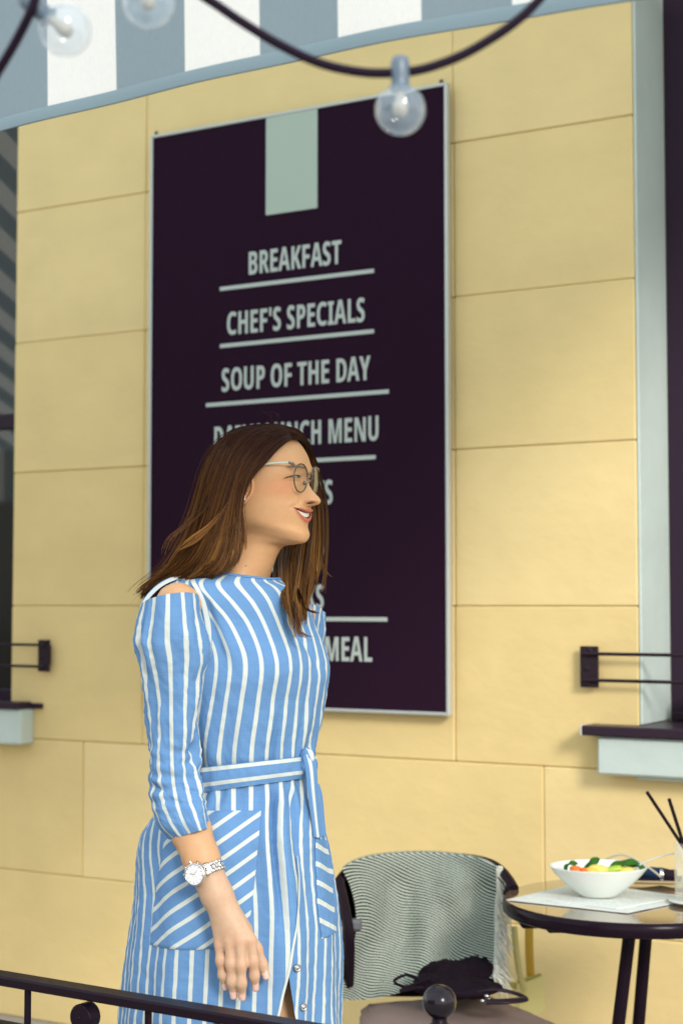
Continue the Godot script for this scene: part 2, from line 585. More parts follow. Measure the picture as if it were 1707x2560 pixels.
func build_menu_board() -> void:
	var s := base("menu_board", wp(-0.803, 1.062, 0.02), Basis(wall_u, Vector3.UP, wall_n))
	tag(s, "tall black menu board with white lettering and thin metal frame on the yellow wall", "sign")
	var W := 1.075
	var H := 1.847
	var mb := MB.new()
	mb.box(Vector3(0, H / 2, 0.009), Vector3(W - 0.016, H - 0.016, 0.018))
	put("board", mb, board_matte(), s, true)
	var fm := mat("aluminium", 0.52, 0.55, 0.52, 0.4, 0.35)
	for q in [[-W / 2 + 0.005, H / 2, 0.010, H], [W / 2 - 0.005, H / 2, 0.010, H], [0.0, 0.005, W - 0.0205, 0.010], [0.0, H - 0.005, W - 0.0205, 0.010]]:
		mb = MB.new()
		mb.box(Vector3(q[0], q[1], 0.011), Vector3(q[2], q[3], 0.024), 0.002)
		put("frame_bar", mb, fm, s, true)
	for u in [-0.525, 0.512]:      # hanging hooks over the top edge
		mb = MB.new()
		mb.box(Vector3(u, H + 0.007, 0.006), Vector3(0.013, 0.018, 0.008), 0.003)
		put("hook", mb, mat("hook_dark", 0.06, 0.05, 0.045, 0.5), s, true)
	var letter := mat("letter_white", 0.47, 0.53, 0.49, 0.6)
	mb = MB.new()
	mb.box(Vector3(-0.801 + 0.803 + 0.0, 2.748 - 1.062, 0.0185), Vector3(0.187, 0.315, 0.003), 0.001)
	put("pale_panel", mb, mat("pale_panel", 0.40, 0.49, 0.41, 0.6), s, true)
	var font := SystemFont.new()
	font.font_names = PackedStringArray(["Droid Sans"])
	font.font_weight = 700
	var cx := 0.013
	for q in [["BREAKFAST", 2.409, 0.333], ["CHEF'S SPECIALS", 2.225, 0.494], ["SOUP OF THE DAY", 2.048, 0.533], ["DAILY LUNCH MENU", 1.866, 0.587], ["DESSERTS", 1.682, 0.272], ["SALADS", 1.525, 0.21], ["DRINKS", 1.367, 0.21], ["CHILDREN'S MEAL", 1.211, 0.542]]:
		var t := TextMesh.new()
		t.text = q[0]
		t.font = font
		t.font_size = 64
		t.pixel_size = 0.002
		t.depth = 0.004
		var bb := t.get_aabb()
		var o := MeshInstance3D.new()
		o.name = "lettering"
		o.mesh = t
		o.material_override = letter
		var k: float = q[2] / bb.size.x
		var ky: float = 0.0745 / bb.size.y
		o.scale = Vector3(k, ky, 0.5)
		o.position = Vector3(cx - (bb.position.x + bb.size.x / 2) * k, q[1] - 1.062 - bb.position.y * ky, 0.0185)
		s.add_child(o, true)
	for q in [[2.376, -1.066, -0.511], [2.194, -1.064, -0.511], [2.010, -1.117, -0.461], [1.817, -1.074, -0.506], [1.645, -0.885, -0.70], [1.488, -0.885, -0.70], [1.337, -1.112, -0.468]]:
		mb = MB.new()
		mb.box(Vector3((q[1] + q[2]) / 2 + 0.803, q[0] - 1.062, 0.0185), Vector3(q[2] - q[1], 0.0125, 0.003), 0.001)
		put("underline", mb, letter, s, true)

func board_matte() -> StandardMaterial3D:
	var m := mat("board_black", 0.0215, 0.0085, 0.0200, 0.85)
	m.metallic_specular = 0.12
	return m

func build_window_guards() -> void:
	var iron := mat("dark_iron", 0.028, 0.018, 0.025, 0.5)
	relief(iron, tex.fine, 0.1)
	iron.uv1_triplanar = true
	iron.uv1_scale = Vector3.ONE * 12
	for g in [[0.127, 0.179, 1.153, 1.266, 0.04, 1.85, "iron guard rail of two bars with bolted plate at the right window"], [-1.758, -1.805, 1.158, 1.264, 0.045, -3.4, "iron guard rail of two bars at the left window edge"]]:
		var o := base("window_guard", wp((g[0] + g[1]) / 2, 1.21, 0), Basis(wall_u, Vector3.UP, wall_n))
		tag(o, g[6], "guard rail")
		var half: float = absf(g[1] - g[0]) / 2
		var mb := MB.new()
		mb.box(Vector3(0, 0, 0.022), Vector3(half * 2, g[3] - g[2], 0.010), 0.002)
		put("mounting_plate", mb, iron, o, true)
		for y in [-0.036, 0.036]:
			mb = MB.new()
			var dir: float = signf(g[5] - g[0])
			mb.tube(PackedVector3Array([Vector3(-dir * half * 0.5, y, 0.034), Vector3(g[5] - (g[0] + g[1]) / 2, y, 0.034)]), PackedFloat32Array([0.0048]), 10)
			put("bar", mb, iron, o, true)
		for y in [-0.044, -0.004, 0.044]:
			mb = MB.new()
			mb.ball(Transform3D(Basis.from_scale(Vector3(0.008, 0.008, 0.006)), Vector3(0.004 if y > 0 else -0.006, y, 0.027)), 10, 6)
			put("bolt", mb, iron, o, true)
		mb = MB.new()
		mb.box(Vector3(0, 0, 0.009), Vector3(half * 1.2, (g[3] - g[2]) * 0.6, 0.016), 0.002)
		put("spacer", mb, iron, o, true)

func build_awning() -> void:
	# front edge hangs parallel to the wall, 2.03 m up; the canopy climbs back to the wall
	var o := base("striped_awning", wall_o + Vector3.UP * 3.3, Basis(wall_u, Vector3.UP, wall_n))
	tag(o, "grey and white striped fabric awning hanging over the cafe terrace", "awning")
	var m := StandardMaterial3D.new()
	m.albedo_texture = tex.awning
	m.roughness = 0.8
	m.backlight_enabled = true
	m.backlight = Color(0.9, 0.9, 0.9)
	var front := at(849, 141, 1.9)
	var q0 := (front - wall_o).dot(wall_u)
	var off := (front - wall_o).dot(wall_n)
	var w := 380
	var pts := PackedVector3Array()
	var uvs := PackedVector2Array()
	var h := 14
	for j in h:
		for i in w:
			var u := lerpf(-5.8, 0.75, float(i) / (w - 1))
			var v := float(j) / (h - 1)
			var y := 2.036 - 0.055 * u * u + 0.30 * v
			if absf(u) > 0.6: y = 2.036 - 0.055 * 0.36 - 0.066 * (absf(u) - 0.6) * 0.2 + 0.30 * v
			pts.append(wall_o + wall_u * (q0 + u) + Vector3.UP * y + wall_n * (off + 0.003 * sin(u * 7.0 + 1.0) * (1 - v) + 0.002 * sin(u * 23.0) * (1 - v)))
			uvs.append(Vector2((u + 0.001 + 0.006 * v) / 0.2235 + 0.25, v))
	var mb := MB.new()
	mb.grid(pts, w, h, uvs)
	put("valance", mb, m, o)
	var hem := MB.new()
	var hp := PackedVector3Array()
	for i in w:
		hp.append(pts[i] - Vector3.UP * 0.001)
	var hg := PackedVector3Array()
	for k in [[0.0010, 0.016], [0.0016, 0.0145], [0.0018, -0.001], [-0.0018, -0.001], [-0.0016, 0.0145], [-0.0010, 0.016]]:
		for i in w: hg.append(pts[i] + wall_n * k[0] + Vector3.UP * k[1])
	hem.grid(hg, w, 6)
	var hm := mat("awning_hem", 0.18, 0.26, 0.30, 0.85)
	put("hem", hem, hm, o)
	var cp := PackedVector3Array()
	var cu := PackedVector2Array()
	for j in 12:
		for i in w:
			var v := float(j) / 11.0
			var p := pts[(h - 1) * w + i]
			var u := lerpf(-5.8, 0.75, float(i) / (w - 1))
			var top := wall_o + wall_u * (q0 + u) + Vector3.UP * 3.35 + wall_n * 0.03
			cp.append(p.lerp(top, v) - Vector3.UP * 0.05 * sin(v * PI))
			cu.append(Vector2((u + 0.007) / 0.2235 + 0.25, v))
	mb = MB.new()
	mb.grid(cp, w, 12, cu)
	var thin: StandardMaterial3D = m.duplicate()
	thin.backlight = Color(1.5, 1.5, 1.5)
	put("canopy", mb, thin, o)

func build_string_lights() -> void:
	var black := mat("cord_black", 0.012, 0.006, 0.016, 0.55)
	var c := MB.new()
	c.tube(curve(pxs([-160, 420, 1.42, -70, 285, 1.40, 0, 172, 1.38, 45, 95, 1.37, 82, 20, 1.36, 110, -40, 1.36, 250, -70, 1.37, 400, -70, 1.38, 520, -2, 1.40, 600, 52, 1.40, 700, 112, 1.40, 800, 158, 1.40, 900, 180, 1.40, 985, 182, 1.40, 1060, 172, 1.40, 1150, 140, 1.40, 1235, 92, 1.40, 1300, 45, 1.40, 1350, -5, 1.40, 1420, -90, 1.40, 1500, -180, 1.4]), 110), PackedFloat32Array([0.0042]), 10)
	tag(put("light_cord", c, black), "black cable of the festoon lights looping under the awning", "cable")
	var glass := StandardMaterial3D.new()
	glass.albedo_color = Color(0.70, 0.80, 0.86, 0.22)
	glass.transparency = BaseMaterial3D.TRANSPARENCY_ALPHA
	glass.roughness = 0.03
	glass.metallic_specular = 0.9
	var core := mat("bulb_core", 0.40, 0.38, 0.31, 0.2)
	var sock := mat("socket", 0.10, 0.145, 0.19, 0.35)
	for q in [[1000, 178, 1.40, 0.0, 0.0, "clear festoon bulb hanging in front of the menu board"], [372, -92, 1.38, 0.0, 0.0, "clear festoon bulb at the top edge of the awning, half out of view"], [86, 14, 1.37, 0.9, -0.35, "blurred festoon bulb beside the cable in the top corner"]]:
		var top := at(q[0], q[1], q[2])
		var o := base("festoon_bulb", top, Basis(Vector3.FORWARD, -float(q[3])) if q[3] != 0.0 else Basis.IDENTITY)
		tag(o, q[5], "light bulb", "clear bulbs on the festoon cable")
		var mb := MB.new()
		mb.lathe(PackedVector2Array([Vector2(0.0001, 0.013), Vector2(0.007, 0.012), Vector2(0.0085, 0.006), Vector2(0.0085, -0.006), Vector2(0.0075, -0.009), Vector2(0.0085, -0.014), Vector2(0.0095, -0.017), Vector2(0.0001, -0.018)]), Transform3D.IDENTITY, 20)
		for i in range(0, mb.ix.size(), 3):
			var sw := mb.ix[i + 1]
			mb.ix[i + 1] = mb.ix[i + 2]
			mb.ix[i + 2] = sw
		put("socket", mb, sock, o, true)
		mb = MB.new()
		var prof := PackedVector2Array([Vector2(0.0085, -0.016)])
		for k in 15:
			var a := lerpf(1.12, -PI / 2, k / 14.0)
			prof.append(Vector2(maxf(cos(a), 0.004) * 0.0222, -0.0345 + sin(a) * 0.0222))
		mb.lathe(prof, Transform3D.IDENTITY, 28)
		put("glass_globe", mb, glass, o, true)
		mb = MB.new()
		mb.lathe(PackedVector2Array([Vector2(0.0001, -0.017), Vector2(0.004, -0.018), Vector2(0.0045, -0.026), Vector2(0.0065, -0.030), Vector2(0.0066, -0.036), Vector2(0.0045, -0.040), Vector2(0.0001, -0.041)]), Transform3D.IDENTITY, 18)
		put("inner_core", mb, core, o, true)

# ------------------------------------------------------------------ chair, throw, bags
func shell_d(x: float) -> float:
	var t := (x - 1060.0) / 222.0
	return 4.08 - 0.20 * t * t - 0.06 * pow(absf(t), 6.0)

func build_chair() -> void:
	var seat_at := Vector3(0.262, 0, -3.80)
	var yaw := Basis(Vector3.UP, deg_to_rad(14))
	var o := base("cafe_chair", seat_at, yaw)
	tag(o, "black cafe armchair with brown cushion and a striped throw over its back", "chair")
	var black := mat("chair_black", 0.012, 0.006, 0.011, 0.45)
	var cushion := mat("cushion", 0.24, 0.175, 0.155, 0.9)
	cushion.uv1_triplanar = true
	cushion.uv1_scale = Vector3.ONE * 9
	relief(cushion, tex.fine, 0.12)
	var mb := MB.new()
	mb.box(Vector3(0, 0.375, 0), Vector3(0.48, 0.075, 0.44), 0.03)
	# soften and dome the cushion
	var g := PackedVector3Array()
	var n := 25
	for j in n:
		for i in n:
			var a := float(i) / (n - 1) * 2 - 1
			var b := float(j) / (n - 1) * 2 - 1
			var e := pow(maxf(absf(a), absf(b)), 8.0)
			g.append(Vector3(a * 0.236, 0.428 - 0.024 * e - 0.012 * (a * a + b * b) * 0.5 + 0.004 * noise.get_noise_2d(a * 2.5, b * 2.5), b * 0.216))
	mb.grid(g, n, n, PackedVector2Array(), PackedColorArray(), true)
	for i in mb.v.size(): mb.v[i].x *= 0.93 + 1.0 * mb.v[i].z
	put("cushion", mb, cushion, o, true)
	mb = MB.new()
	mb.box(Vector3(0, 0.325, 0), Vector3(0.46, 0.022, 0.42), 0.008)
	for i in mb.v.size(): mb.v[i].x *= 0.93 + 1.0 * mb.v[i].z
	put("seat_frame", mb, black, o, true)
	for sx in [-1.0, 1.0]:
		for sz in [-1.0, 1.0]:
			mb = MB.new()
			mb.tube(PackedVector3Array([Vector3(sx * (0.19 + 0.045 * sz), 0.325, sz * 0.19), Vector3(sx * (0.21 + 0.045 * sz), 0.0, sz * 0.215)]), PackedFloat32Array([0.013, 0.010]), 10)
			put("leg", mb, black, o, true)
	# back shell, curving round the sitter
	mb = MB.new()
	var fr := PackedVector3Array()
	var w := 40
	var h := 14
	var rim := PackedVector3Array()
	for side in 2:
		var pts := PackedVector3Array()
		for j in h:
			for i in w:
				var x := lerpf(830, lerpf(1284, 1226, smoothstep(0.15, 0.36, float(j) / (h - 1))), float(i) / (w - 1))
				var t := absf((x - 1061.0) / 223.0)
				var top := 2142.0 + 20.0 * t * t + 60.0 * pow(t, 7.0)
				var bot := 2492.0 - 14.0 * pow(t, 3.0)
				pts.append(at(x, lerpf(top, bot, float(j) / (h - 1)), shell_d(x) + 0.018 * side - 0.03 * float(j) / (h - 1)))
				if side == 0 and j == 0: rim.append(at(x, top, shell_d(x) + 0.009))
		mb.grid(pts, w, h, PackedVector2Array(), PackedColorArray(), side == 0)
	put("back_shell", mb, black, o)
	mb = MB.new()
	mb.tube(rim, PackedFloat32Array([0.0125]), 10)
	put("back_rim", mb, black, o)
	for s in [[846, 2200, 3.80, 872, 2330, 3.70, 872, 2460, 3.78]]:
		mb = MB.new()
		mb.tube(curve(pxs(s), 14), PackedFloat32Array([0.012]), 10)
		put("arm", mb, black, o)
	mb = MB.new()
	mb.box(at(878, 2312, 3.74), Vector3(0.05, 0.026, 0.03), 0.006)
	put("bracket", mb, mat("bracket_grey", 0.16, 0.17, 0.19, 0.35, 0.5), o)

	# throw
	var t := base("striped_throw", at(1050, 2135, 4.06))
	tag(t, "cream and dark green striped throw with fringe draped over the chair back", "blanket")
	var L := pxs([856, 2166, 1, 875, 2205, 1, 888, 2260, 1, 890, 2320, 1, 878, 2385, 1, 860, 2440, 1, 848, 2496, 1])
	var R := pxs([1240, 2160, 1, 1240, 2220, 1, 1236, 2280, 1, 1236, 2340, 1, 1234, 2400, 1, 1232, 2450, 1])
	w = 70
	h = 60
	var pts := PackedVector3Array()
	var uvs := PackedVector2Array()
	for j in h + 4:
		for i in w:
			var a := float(i) / (w - 1)
			var b := maxf(0.0, float(j - 4) / (h - 1))
			var l := back_to_px(along(L, b))
			var r := back_to_px(along(R, b))
			var x := lerpf(l.x, r.x, a)
			var tx := (x - 1050.0) / 200.0
			var top := 2131.0 + 24.0 * tx * tx + 22.0 * pow(absf(tx), 7.0)
			var bottom := lerpf(2500.0, 2446.0, smoothstep(0.1, 0.85, a))
			var y := lerpf(top, bottom, b)
			var fold := 0.024 * sin(a * 10.0 + b * 2.6 + 0.8) * smoothstep(0.02, 0.35, b) + 0.010 * sin(a * 21.0 - b * 5.0) * b + 0.012 * exp(-pow((a - 0.62 + 0.55 * b) / 0.07, 2.0)) * b
			fold += 0.008 * noise.get_noise_2d(a * 2.2, b * 1.6) * smoothstep(0.0, 0.3, b)
			var d := shell_d(x) - 0.034 - 0.05 * b * b - 0.07 * pow(b, 6.0) - maxf(fold, -0.016) - 0.02 * b
			var sag := 0.0
			if j < 4:                      # the part that goes over the top and down behind
				var k := float(4 - j) / 4.0
				d += 0.055 * k
				y += -4.0 * sin(k * PI) + 30.0 * maxf(0.0, k - 0.5)
			pts.append(at(x, y + sag, d))
			var sy := y + (15.0 + 7.5 * (4 - j) if j < 4 else 0.0)
			uvs.append(Vector2(x / 40.0, (sy - 0.48 * x + fold * 520.0 - 40.0 * exp(-a * 9.0) * (1.0 - 0.3 * b)) / 15.0))
	var cm := StandardMaterial3D.new()
	cm.albedo_texture = tex.throw_cloth
	cm.roughness = 0.95
	cm.metallic_specular = 0.15
	mb = MB.new()
	mb.grid(pts, w, h + 4, uvs)
	put("cloth", mb, cm, t)
	var rng := RandomNumberGenerator.new()
	rng.seed = 31
	mb = MB.new()
	for k in 320:
		var b := rng.randf()
		var p := pts[(4 + int(b * (h - 1))) * w + w - 1]
		var q := PackedVector3Array([p])
		var out := Vector3(rng.randf_range(0.008, 0.042), -rng.randf_range(0.015, 0.05), rng.randf_range(-0.005, 0.03))
		if b < 0.08: out = Vector3(rng.randf_range(0.01, 0.03), -rng.randf_range(0.005, 0.02), rng.randf_range(-0.02, 0.01))
		q.append(p + out * 0.5 + Vector3(rng.randf_range(-0.003, 0.003), 0.004, 0.004))
		q.append(p + out + Vector3(rng.randf_range(-0.006, 0.006), -0.006, 0))
		mb.tube(curve(q, 5), PackedFloat32Array([0.0019, 0.0017, 0.0015, 0.0013, 0.0009]), 4, false)
	tag(put("fringe", mb, mat("fringe", 0.66, 0.67, 0.58, 0.95), t), "", "", "", "stuff")

	# black bag on the seat
	mb = MB.new()
	for q in [[1122, 2448, 3.80, 0.075, 0.040, 0.075], [1190, 2440, 3.84, 0.060, 0.044, 0.07], [1085, 2462, 3.74, 0.05, 0.026, 0.06], [1150, 2470, 3.70, 0.09, 0.022, 0.06]]:
		var k := mb.v.size()
		var c := at(q[0], q[1], q[2])
		mb.ball(Transform3D(Basis.from_scale(Vector3(q[3], q[4], q[5])), c), 28, 16)
		for i in range(k, mb.v.size()):
			var dd := mb.v[i] - c
			mb.v[i] = c + dd * (1.0 + 0.28 * noise.get_noise_3dv(mb.v[i] * 26.0) + 0.12 * noise.get_noise_3dv(mb.v[i] * 70.0))
	var bag := base("black_bag", at(1130, 2475, 3.8))
	tag(bag, "crumpled black soft bag with thin strap lying on the chair seat", "bag")
	var bm := mat("bag_black", 0.009, 0.0045, 0.009, 0.75)
	put("body", mb, bm, bag)
	mb = MB.new()
	for s in [[1060, 2458, 3.70, 1020, 2437, 3.72, 985, 2452, 3.70, 1010, 2466, 3.66, 1060, 2470, 3.66], [1040, 2470, 3.66, 1000, 2478, 3.64, 1030, 2462, 3.66, 1075, 2448, 3.70]]:
		mb.tube(curve(pxs(s), 22), PackedFloat32Array([0.0035]), 8)
	put("strap", mb, bm, bag)
	mb = MB.new()
	mb.tube(curve(pxs([1190, 2478, 3.66, 1240, 2474, 3.66, 1290, 2484, 3.66, 1312, 2497, 3.64, 1270, 2503, 3.62, 1215, 2505, 3.62]), 30), PackedFloat32Array([0.0045]), 8, true, 2.0)
	put("strap", mb, mat("strap_shiny", 0.02, 0.013, 0.02, 0.25), bag)
	mb = MB.new()
	for s in [[1216, 2490, 3.64], [1224, 2499, 3.63], [1206, 2502, 3.63]]:
		mb.ball(Transform3D(Basis.from_scale(Vector3(0.006, 0.004, 0.004)), at(s[0], s[1], s[2])), 12, 8)
	put("buckle", mb, mat("steel", 0.5, 0.5, 0.5, 0.22, 1.0), bag)

	# yellow carrier bag behind the chair
	var cb := base("carrier_bag", at(1330, 2520, 4.12))
	tag(cb, "pale yellow paper carrier bag with long handles hanging between chair and table", "bag")
	var ym := mat("bag_yellow", 0.72, 0.66, 0.27, 0.8)
	mb = MB.new()
	var F0 := pxs([1297, 2462, 4.08, 1357, 2438, 4.10, 1364, 2524, 4.10, 1296, 2560, 4.08])
	var F1 := pxs([1288, 2452, 4.16, 1350, 2432, 4.18, 1357, 2520, 4.18, 1288, 2556, 4.16])
	var inside := (F0[0] + F1[2]) / 2
	mb.face([F0[0], F0[1], F0[2], F0[3]], inside)
	mb.face([F1[0], F1[1], F1[2], F1[3]], inside)
	for i in [1, 2, 3]: mb.face([F0[i], F0[(i + 1) % 4], F1[(i + 1) % 4], F1[i]], inside)
	put("body", mb, ym, cb)
	for s in [[1284, 2316, 4.06, 1290, 2380, 4.06, 1300, 2440, 4.06, 1316, 2480, 4.06], [1236, 2330, 4.13, 1250, 2400, 4.13, 1268, 2450, 4.14, 1292, 2470, 4.155]]:
		mb = MB.new()
		mb.tube(curve(pxs(s), 14), PackedFloat32Array([0.0085]), 8, true, 0.25, Vector3(1, 0, 0))
		put("handle", mb, ym, cb)
	mb = MB.new()
	mb.tube(curve(pxs([1322, 2300, 4.20, 1322, 2370, 4.195, 1326, 2450, 4.19]), 8), PackedFloat32Array([0.011]), 8, true, 0.25, Vector3(1, 0, 0))
	put("handle", mb, mat("bag_ochre", 0.50, 0.31, 0.03, 0.8), cb)

func back_to_px(p: Vector3) -> Vector2:       # camera-plane coordinates of a point traced at depth 1
	var q := tilt.inverse() * (p - EYE)
	return Vector2(853.5 + FOCAL * q.x / -q.z, 1280.0 - FOCAL * q.y / -q.z)

# ------------------------------------------------------------------ table
const TOP := 0.70
func on_top(px: float, py: float, y := TOP) -> Vector3:
	var r := at(px, py, 1.0) - EYE
	return EYE + r * ((y - EYE.y) / r.y)

func build_table() -> void:
	var c := Vector3(0.666, 0, -3.752)
	var o := base("round_table", c)
	tag(o, "round black cafe table with glossy top and slim black legs", "table")
	var gloss := mat("table_top", 0.20, 0.125, 0.065, 0.06)
	gloss.metallic_specular = 1.0
	gloss.clearcoat_enabled = true
	gloss.clearcoat = 1.0
	gloss.clearcoat_roughness = 0.05
	var rimm := mat("table_rim", 0.011, 0.0055, 0.011, 0.22)
	var r := 0.292
	var mb := MB.new()
	mb.lathe(PackedVector2Array([Vector2(r - 0.006, TOP - 0.002), Vector2(r - 0.006, TOP), Vector2(0.0001, TOP)]), Transform3D.IDENTITY, 96)
	put("tabletop", mb, gloss, o, true)
	mb = MB.new()
	mb.lathe(PackedVector2Array([Vector2(r - 0.03, TOP - 0.036), Vector2(r - 0.006, TOP - 0.034), Vector2(r, TOP - 0.028), Vector2(r + 0.001, TOP - 0.016), Vector2(r - 0.001, TOP - 0.006), Vector2(r - 0.006, TOP - 0.0012), Vector2(r - 0.0105, TOP - 0.0012)]), Transform3D.IDENTITY, 96)
	mb.lathe(PackedVector2Array([Vector2(0.0001, TOP - 0.034), Vector2(r - 0.03, TOP - 0.034)]), Transform3D.IDENTITY, 60)
	put("rim", mb, rimm, o, true)
	for q in [[1322, 2309, 3.70, 0.045], [1390, 2320, 3.62, 0.05]]:
		mb = MB.new()
		mb.box(at(q[0], q[1], q[2]), Vector3(q[3], 0.015, 0.05), 0.006)
		put("hinge", mb, rimm, o)
	for s in [[1574, 2322, 3.62, 1548, 2560, 3.62, 1484, 3060, 3.60, 0.0150], [1615, 2322, 3.72, 1598, 2560, 3.72, 1560, 2980, 3.74, 0.0148], [1736, 2322, 3.78, 1752, 2560, 3.78, 1790, 2980, 3.78, 0.0148], [1742, 2322, 3.72, 1764, 2560, 3.70, 1810, 3060, 3.68, 0.0148]]:
		mb = MB.new()
		var foot := at(s[6], s[7], s[8])
		var top := at(s[0], s[1], s[2])
		foot = top + (foot - top) * (top.y / (top.y - foot.y))
		mb.tube(PackedVector3Array([top, foot]), PackedFloat32Array([s[9]]), 14)
		put("leg", mb, rimm, o)
	# menu sheets
	var paper := StandardMaterial3D.new()
	paper.albedo_texture = tex.print_sheet
	paper.roughness = 0.75
	var k := 0
	for q in [[1265, 2250, 1568, 2283, 1745, 2246, 1452, 2206, "large pale printed sheet under the bowl, lowest on the table"], [1318, 2244, 1540, 2272, 1700, 2243, 1480, 2212, "folded printed leaflet lying on the larger sheet under the bowl"], [1590, 2204, 1700, 2214, 1780, 2222, 1650, 2196, "small printed sheet behind the bowl beside the glass"]]:
		mb = MB.new()
		var y := TOP + 0.0022 + k * 0.003
		var a := on_top(q[0], q[1], y); var b := on_top(q[2], q[3], y); var d := on_top(q[4], q[5], y); var e := on_top(q[6], q[7], y)
		var pts := PackedVector3Array()
		for j in 9:
			for i in 9:
				var s := i / 8.0; var t := j / 8.0
				pts.append(e.lerp(d, s).lerp(a.lerp(b, s), t) + Vector3.UP * (0.0008 + 0.0008 * noise.get_noise_2d(s * 3 + k, t * 3)))
		var low := PackedVector3Array()
		for p in pts: low.append(p - Vector3.UP * (0.0012 if k != 1 else 0.0024))
		mb.grid(low, 9, 9)
		mb.grid(pts, 9, 9)
		for i in 8:
			for s in [[i, i + 1], [72 + i, 73 + i], [i * 9, i * 9 + 9], [i * 9 + 8, i * 9 + 17]]:
				mb.face([pts[s[0]], pts[s[1]], low[s[1]], low[s[0]]], (a + d) / 2)
		tag(put("menu_sheet", mb, paper), q[8], "paper", "printed sheets on the cafe table")
		k += 1
	# bowl
	var bc := on_top(1496, 2240, TOP + 0.0075)
	var bowl := MB.new()
	bowl.lathe(PackedVector2Array([Vector2(0.0001, 0.003), Vector2(0.036, 0.003), Vector2(0.041, 0.0), Vector2(0.044, 0.004), Vector2(0.060, 0.016), Vector2(0.082, 0.036), Vector2(0.101, 0.057), Vector2(0.1135, 0.0745), Vector2(0.1145, 0.0765), Vector2(0.1130, 0.0775), Vector2(0.108, 0.072), Vector2(0.095, 0.056), Vector2(0.076, 0.036), Vector2(0.05, 0.018), Vector2(0.0001, 0.012)]), Transform3D(Basis(Vector3.UP, 0.06) * Basis.from_scale(Vector3(1, 0.90, 1)), bc), 72, 0.80)
	var china := mat("china", 0.74, 0.78, 0.73, 0.18)
	tag(put("salad_bowl", bowl, china), "white oval china bowl of vegetables on the round table", "bowl")
	# vegetables
	var deco := [
		["carrot_slice", -0.054, 0.020, 0.016, 0.010, 0.014, [0.75, 0.16, 0.015], "orange carrot piece at the side of the white bowl", "carrot", 0.3],
		["carrot_slice", -0.036, 0.030, 0.012, 0.008, 0.012, [0.72, 0.13, 0.012], "reddish orange carrot piece nearest the front rim of the bowl", "carrot", 0.1],
		["squash_slice", -0.006, 0.020, 0.026, 0.013, 0.02, [0.75, 0.62, 0.14], "large pale yellow squash slice in the middle of the bowl", "squash", 0.0],
		["squash_slice", 0.060, 0.018, 0.022, 0.009, 0.018, [0.72, 0.58, 0.12], "pale yellow squash slice under the dark leaf in the bowl", "squash", -0.1],
		["squash_slice", -0.018, 0.034, 0.018, 0.008, 0.014, [0.70, 0.50, 0.08], "deep yellow squash slice at the front of the bowl", "squash", 0.2],
		["green_bean", 0.028, 0.018, 0.030, 0.009, 0.012, [0.36, 0.50, 0.03], "bright green vegetable strip lying across the bowl", "vegetable", -0.25]]
	for q in deco:
		mb = MB.new()
		mb.ball(Transform3D(Basis(Vector3.FORWARD, q[9]) * Basis.from_scale(Vector3(q[3], q[4], q[5])), Vector3.ZERO), 18, 10)
		for i in mb.v.size(): mb.v[i] *= 1.0 + 0.14 * noise.get_noise_3dv(mb.v[i] * 60.0 + Vector3(q[1] * 90, 0, 0))
		var f := put(q[0], mb, mat("veg_%s" % q[7], q[6][0], q[6][1], q[6][2], 0.4))
		f.position = bc + Vector3(q[1], 0.062, q[2])
		tag(f, q[7], q[8], "vegetables in the white bowl")
	var leafm := mat("leaf_green", 0.035, 0.12, 0.02, 0.5)
	var leaves := [[-0.014, 0.0, 0.024, 0.9, 0.5, "dark green leaf sticking up behind the yellow slice"], [0.058, 0.005, 0.036, 0.2, 0.3, "long dark green leaf along the bowl's far rim"], [0.082, 0.016, 0.026, -0.4, 0.4, "dark green leaf nearest the spoon side of the bowl"], [-0.066, 0.012, 0.018, 0.6, 0.3, "small pale leaf beside the carrot"]]
	for q in leaves:
		mb = MB.new()
		var pts := PackedVector3Array()
		for j in 5:
			for i in 11:
				var s := i / 10.0
				var t := (j / 4.0 - 0.5)
				pts.append(Vector3((s - 0.5) * q[2] * 2.0, 0.010 * sin(s * PI) + 0.004 * sin(s * 9.0 + j), t * q[2] * 1.1 * pow(sin(clampf(s * 0.94 + 0.03, 0, 1) * PI), 0.7)))
		mb.grid(pts, 11, 5)
		var lower := PackedVector3Array()
		for p in pts: lower.append(p - Vector3(0, 0.0012, 0))
		mb.grid(lower, 11, 5)
		var f := put("leaf", mb, leafm)
		f.transform = Transform3D(Basis(Vector3.FORWARD, -q[3]) * Basis(Vector3.RIGHT, q[4]), bc + Vector3(q[0], 0.068, q[1]))
		tag(f, q[5], "leaf", "vegetables in the white bowl")
	# white cable behind the bowl
	mb = MB.new()
	mb.tube(curve(pxs([1496, 2165, 3.86, 1515, 2148, 3.86, 1545, 2137, 3.86, 1572, 2141, 3.86, 1600, 2156, 3.86, 1625, 2172, 3.86, 1650, 2192, 3.86]), 40), PackedFloat32Array([0.0026]), 8, true, 0.6)
	tag(put("cable_loop", mb, mat("cable_beige", 0.42, 0.40, 0.30, 0.5)), "thin beige cable loop arching up behind the bowl", "cable")
	mb = MB.new()
	mb.tube(curve(pxs([1560, 2186, 3.68, 1592, 2166, 3.68, 1625, 2150, 3.68, 1660, 2138, 3.68, 1700, 2131, 3.68]), 30), PackedFloat32Array([0.0018]), 8, true, 0.6)
	tag(put("spoon", mb, mat("spoon_pale", 0.5, 0.52, 0.46, 0.4)), "thin pale spoon handle leaning out of the bowl towards the glass", "spoon")
	# blue mill lying behind the bowl, and a dark phone under it
	var ml := base("pepper_mill", on_top(1640, 2205, TOP))
	tag(ml, "dark blue cylinder with silver ring and black end lying behind the bowl", "mill")
	var a0 := at(1590, 2180, 3.92)
	var a1 := at(1646, 2186, 3.90)
	var a2 := at(1654, 2186, 3.90)
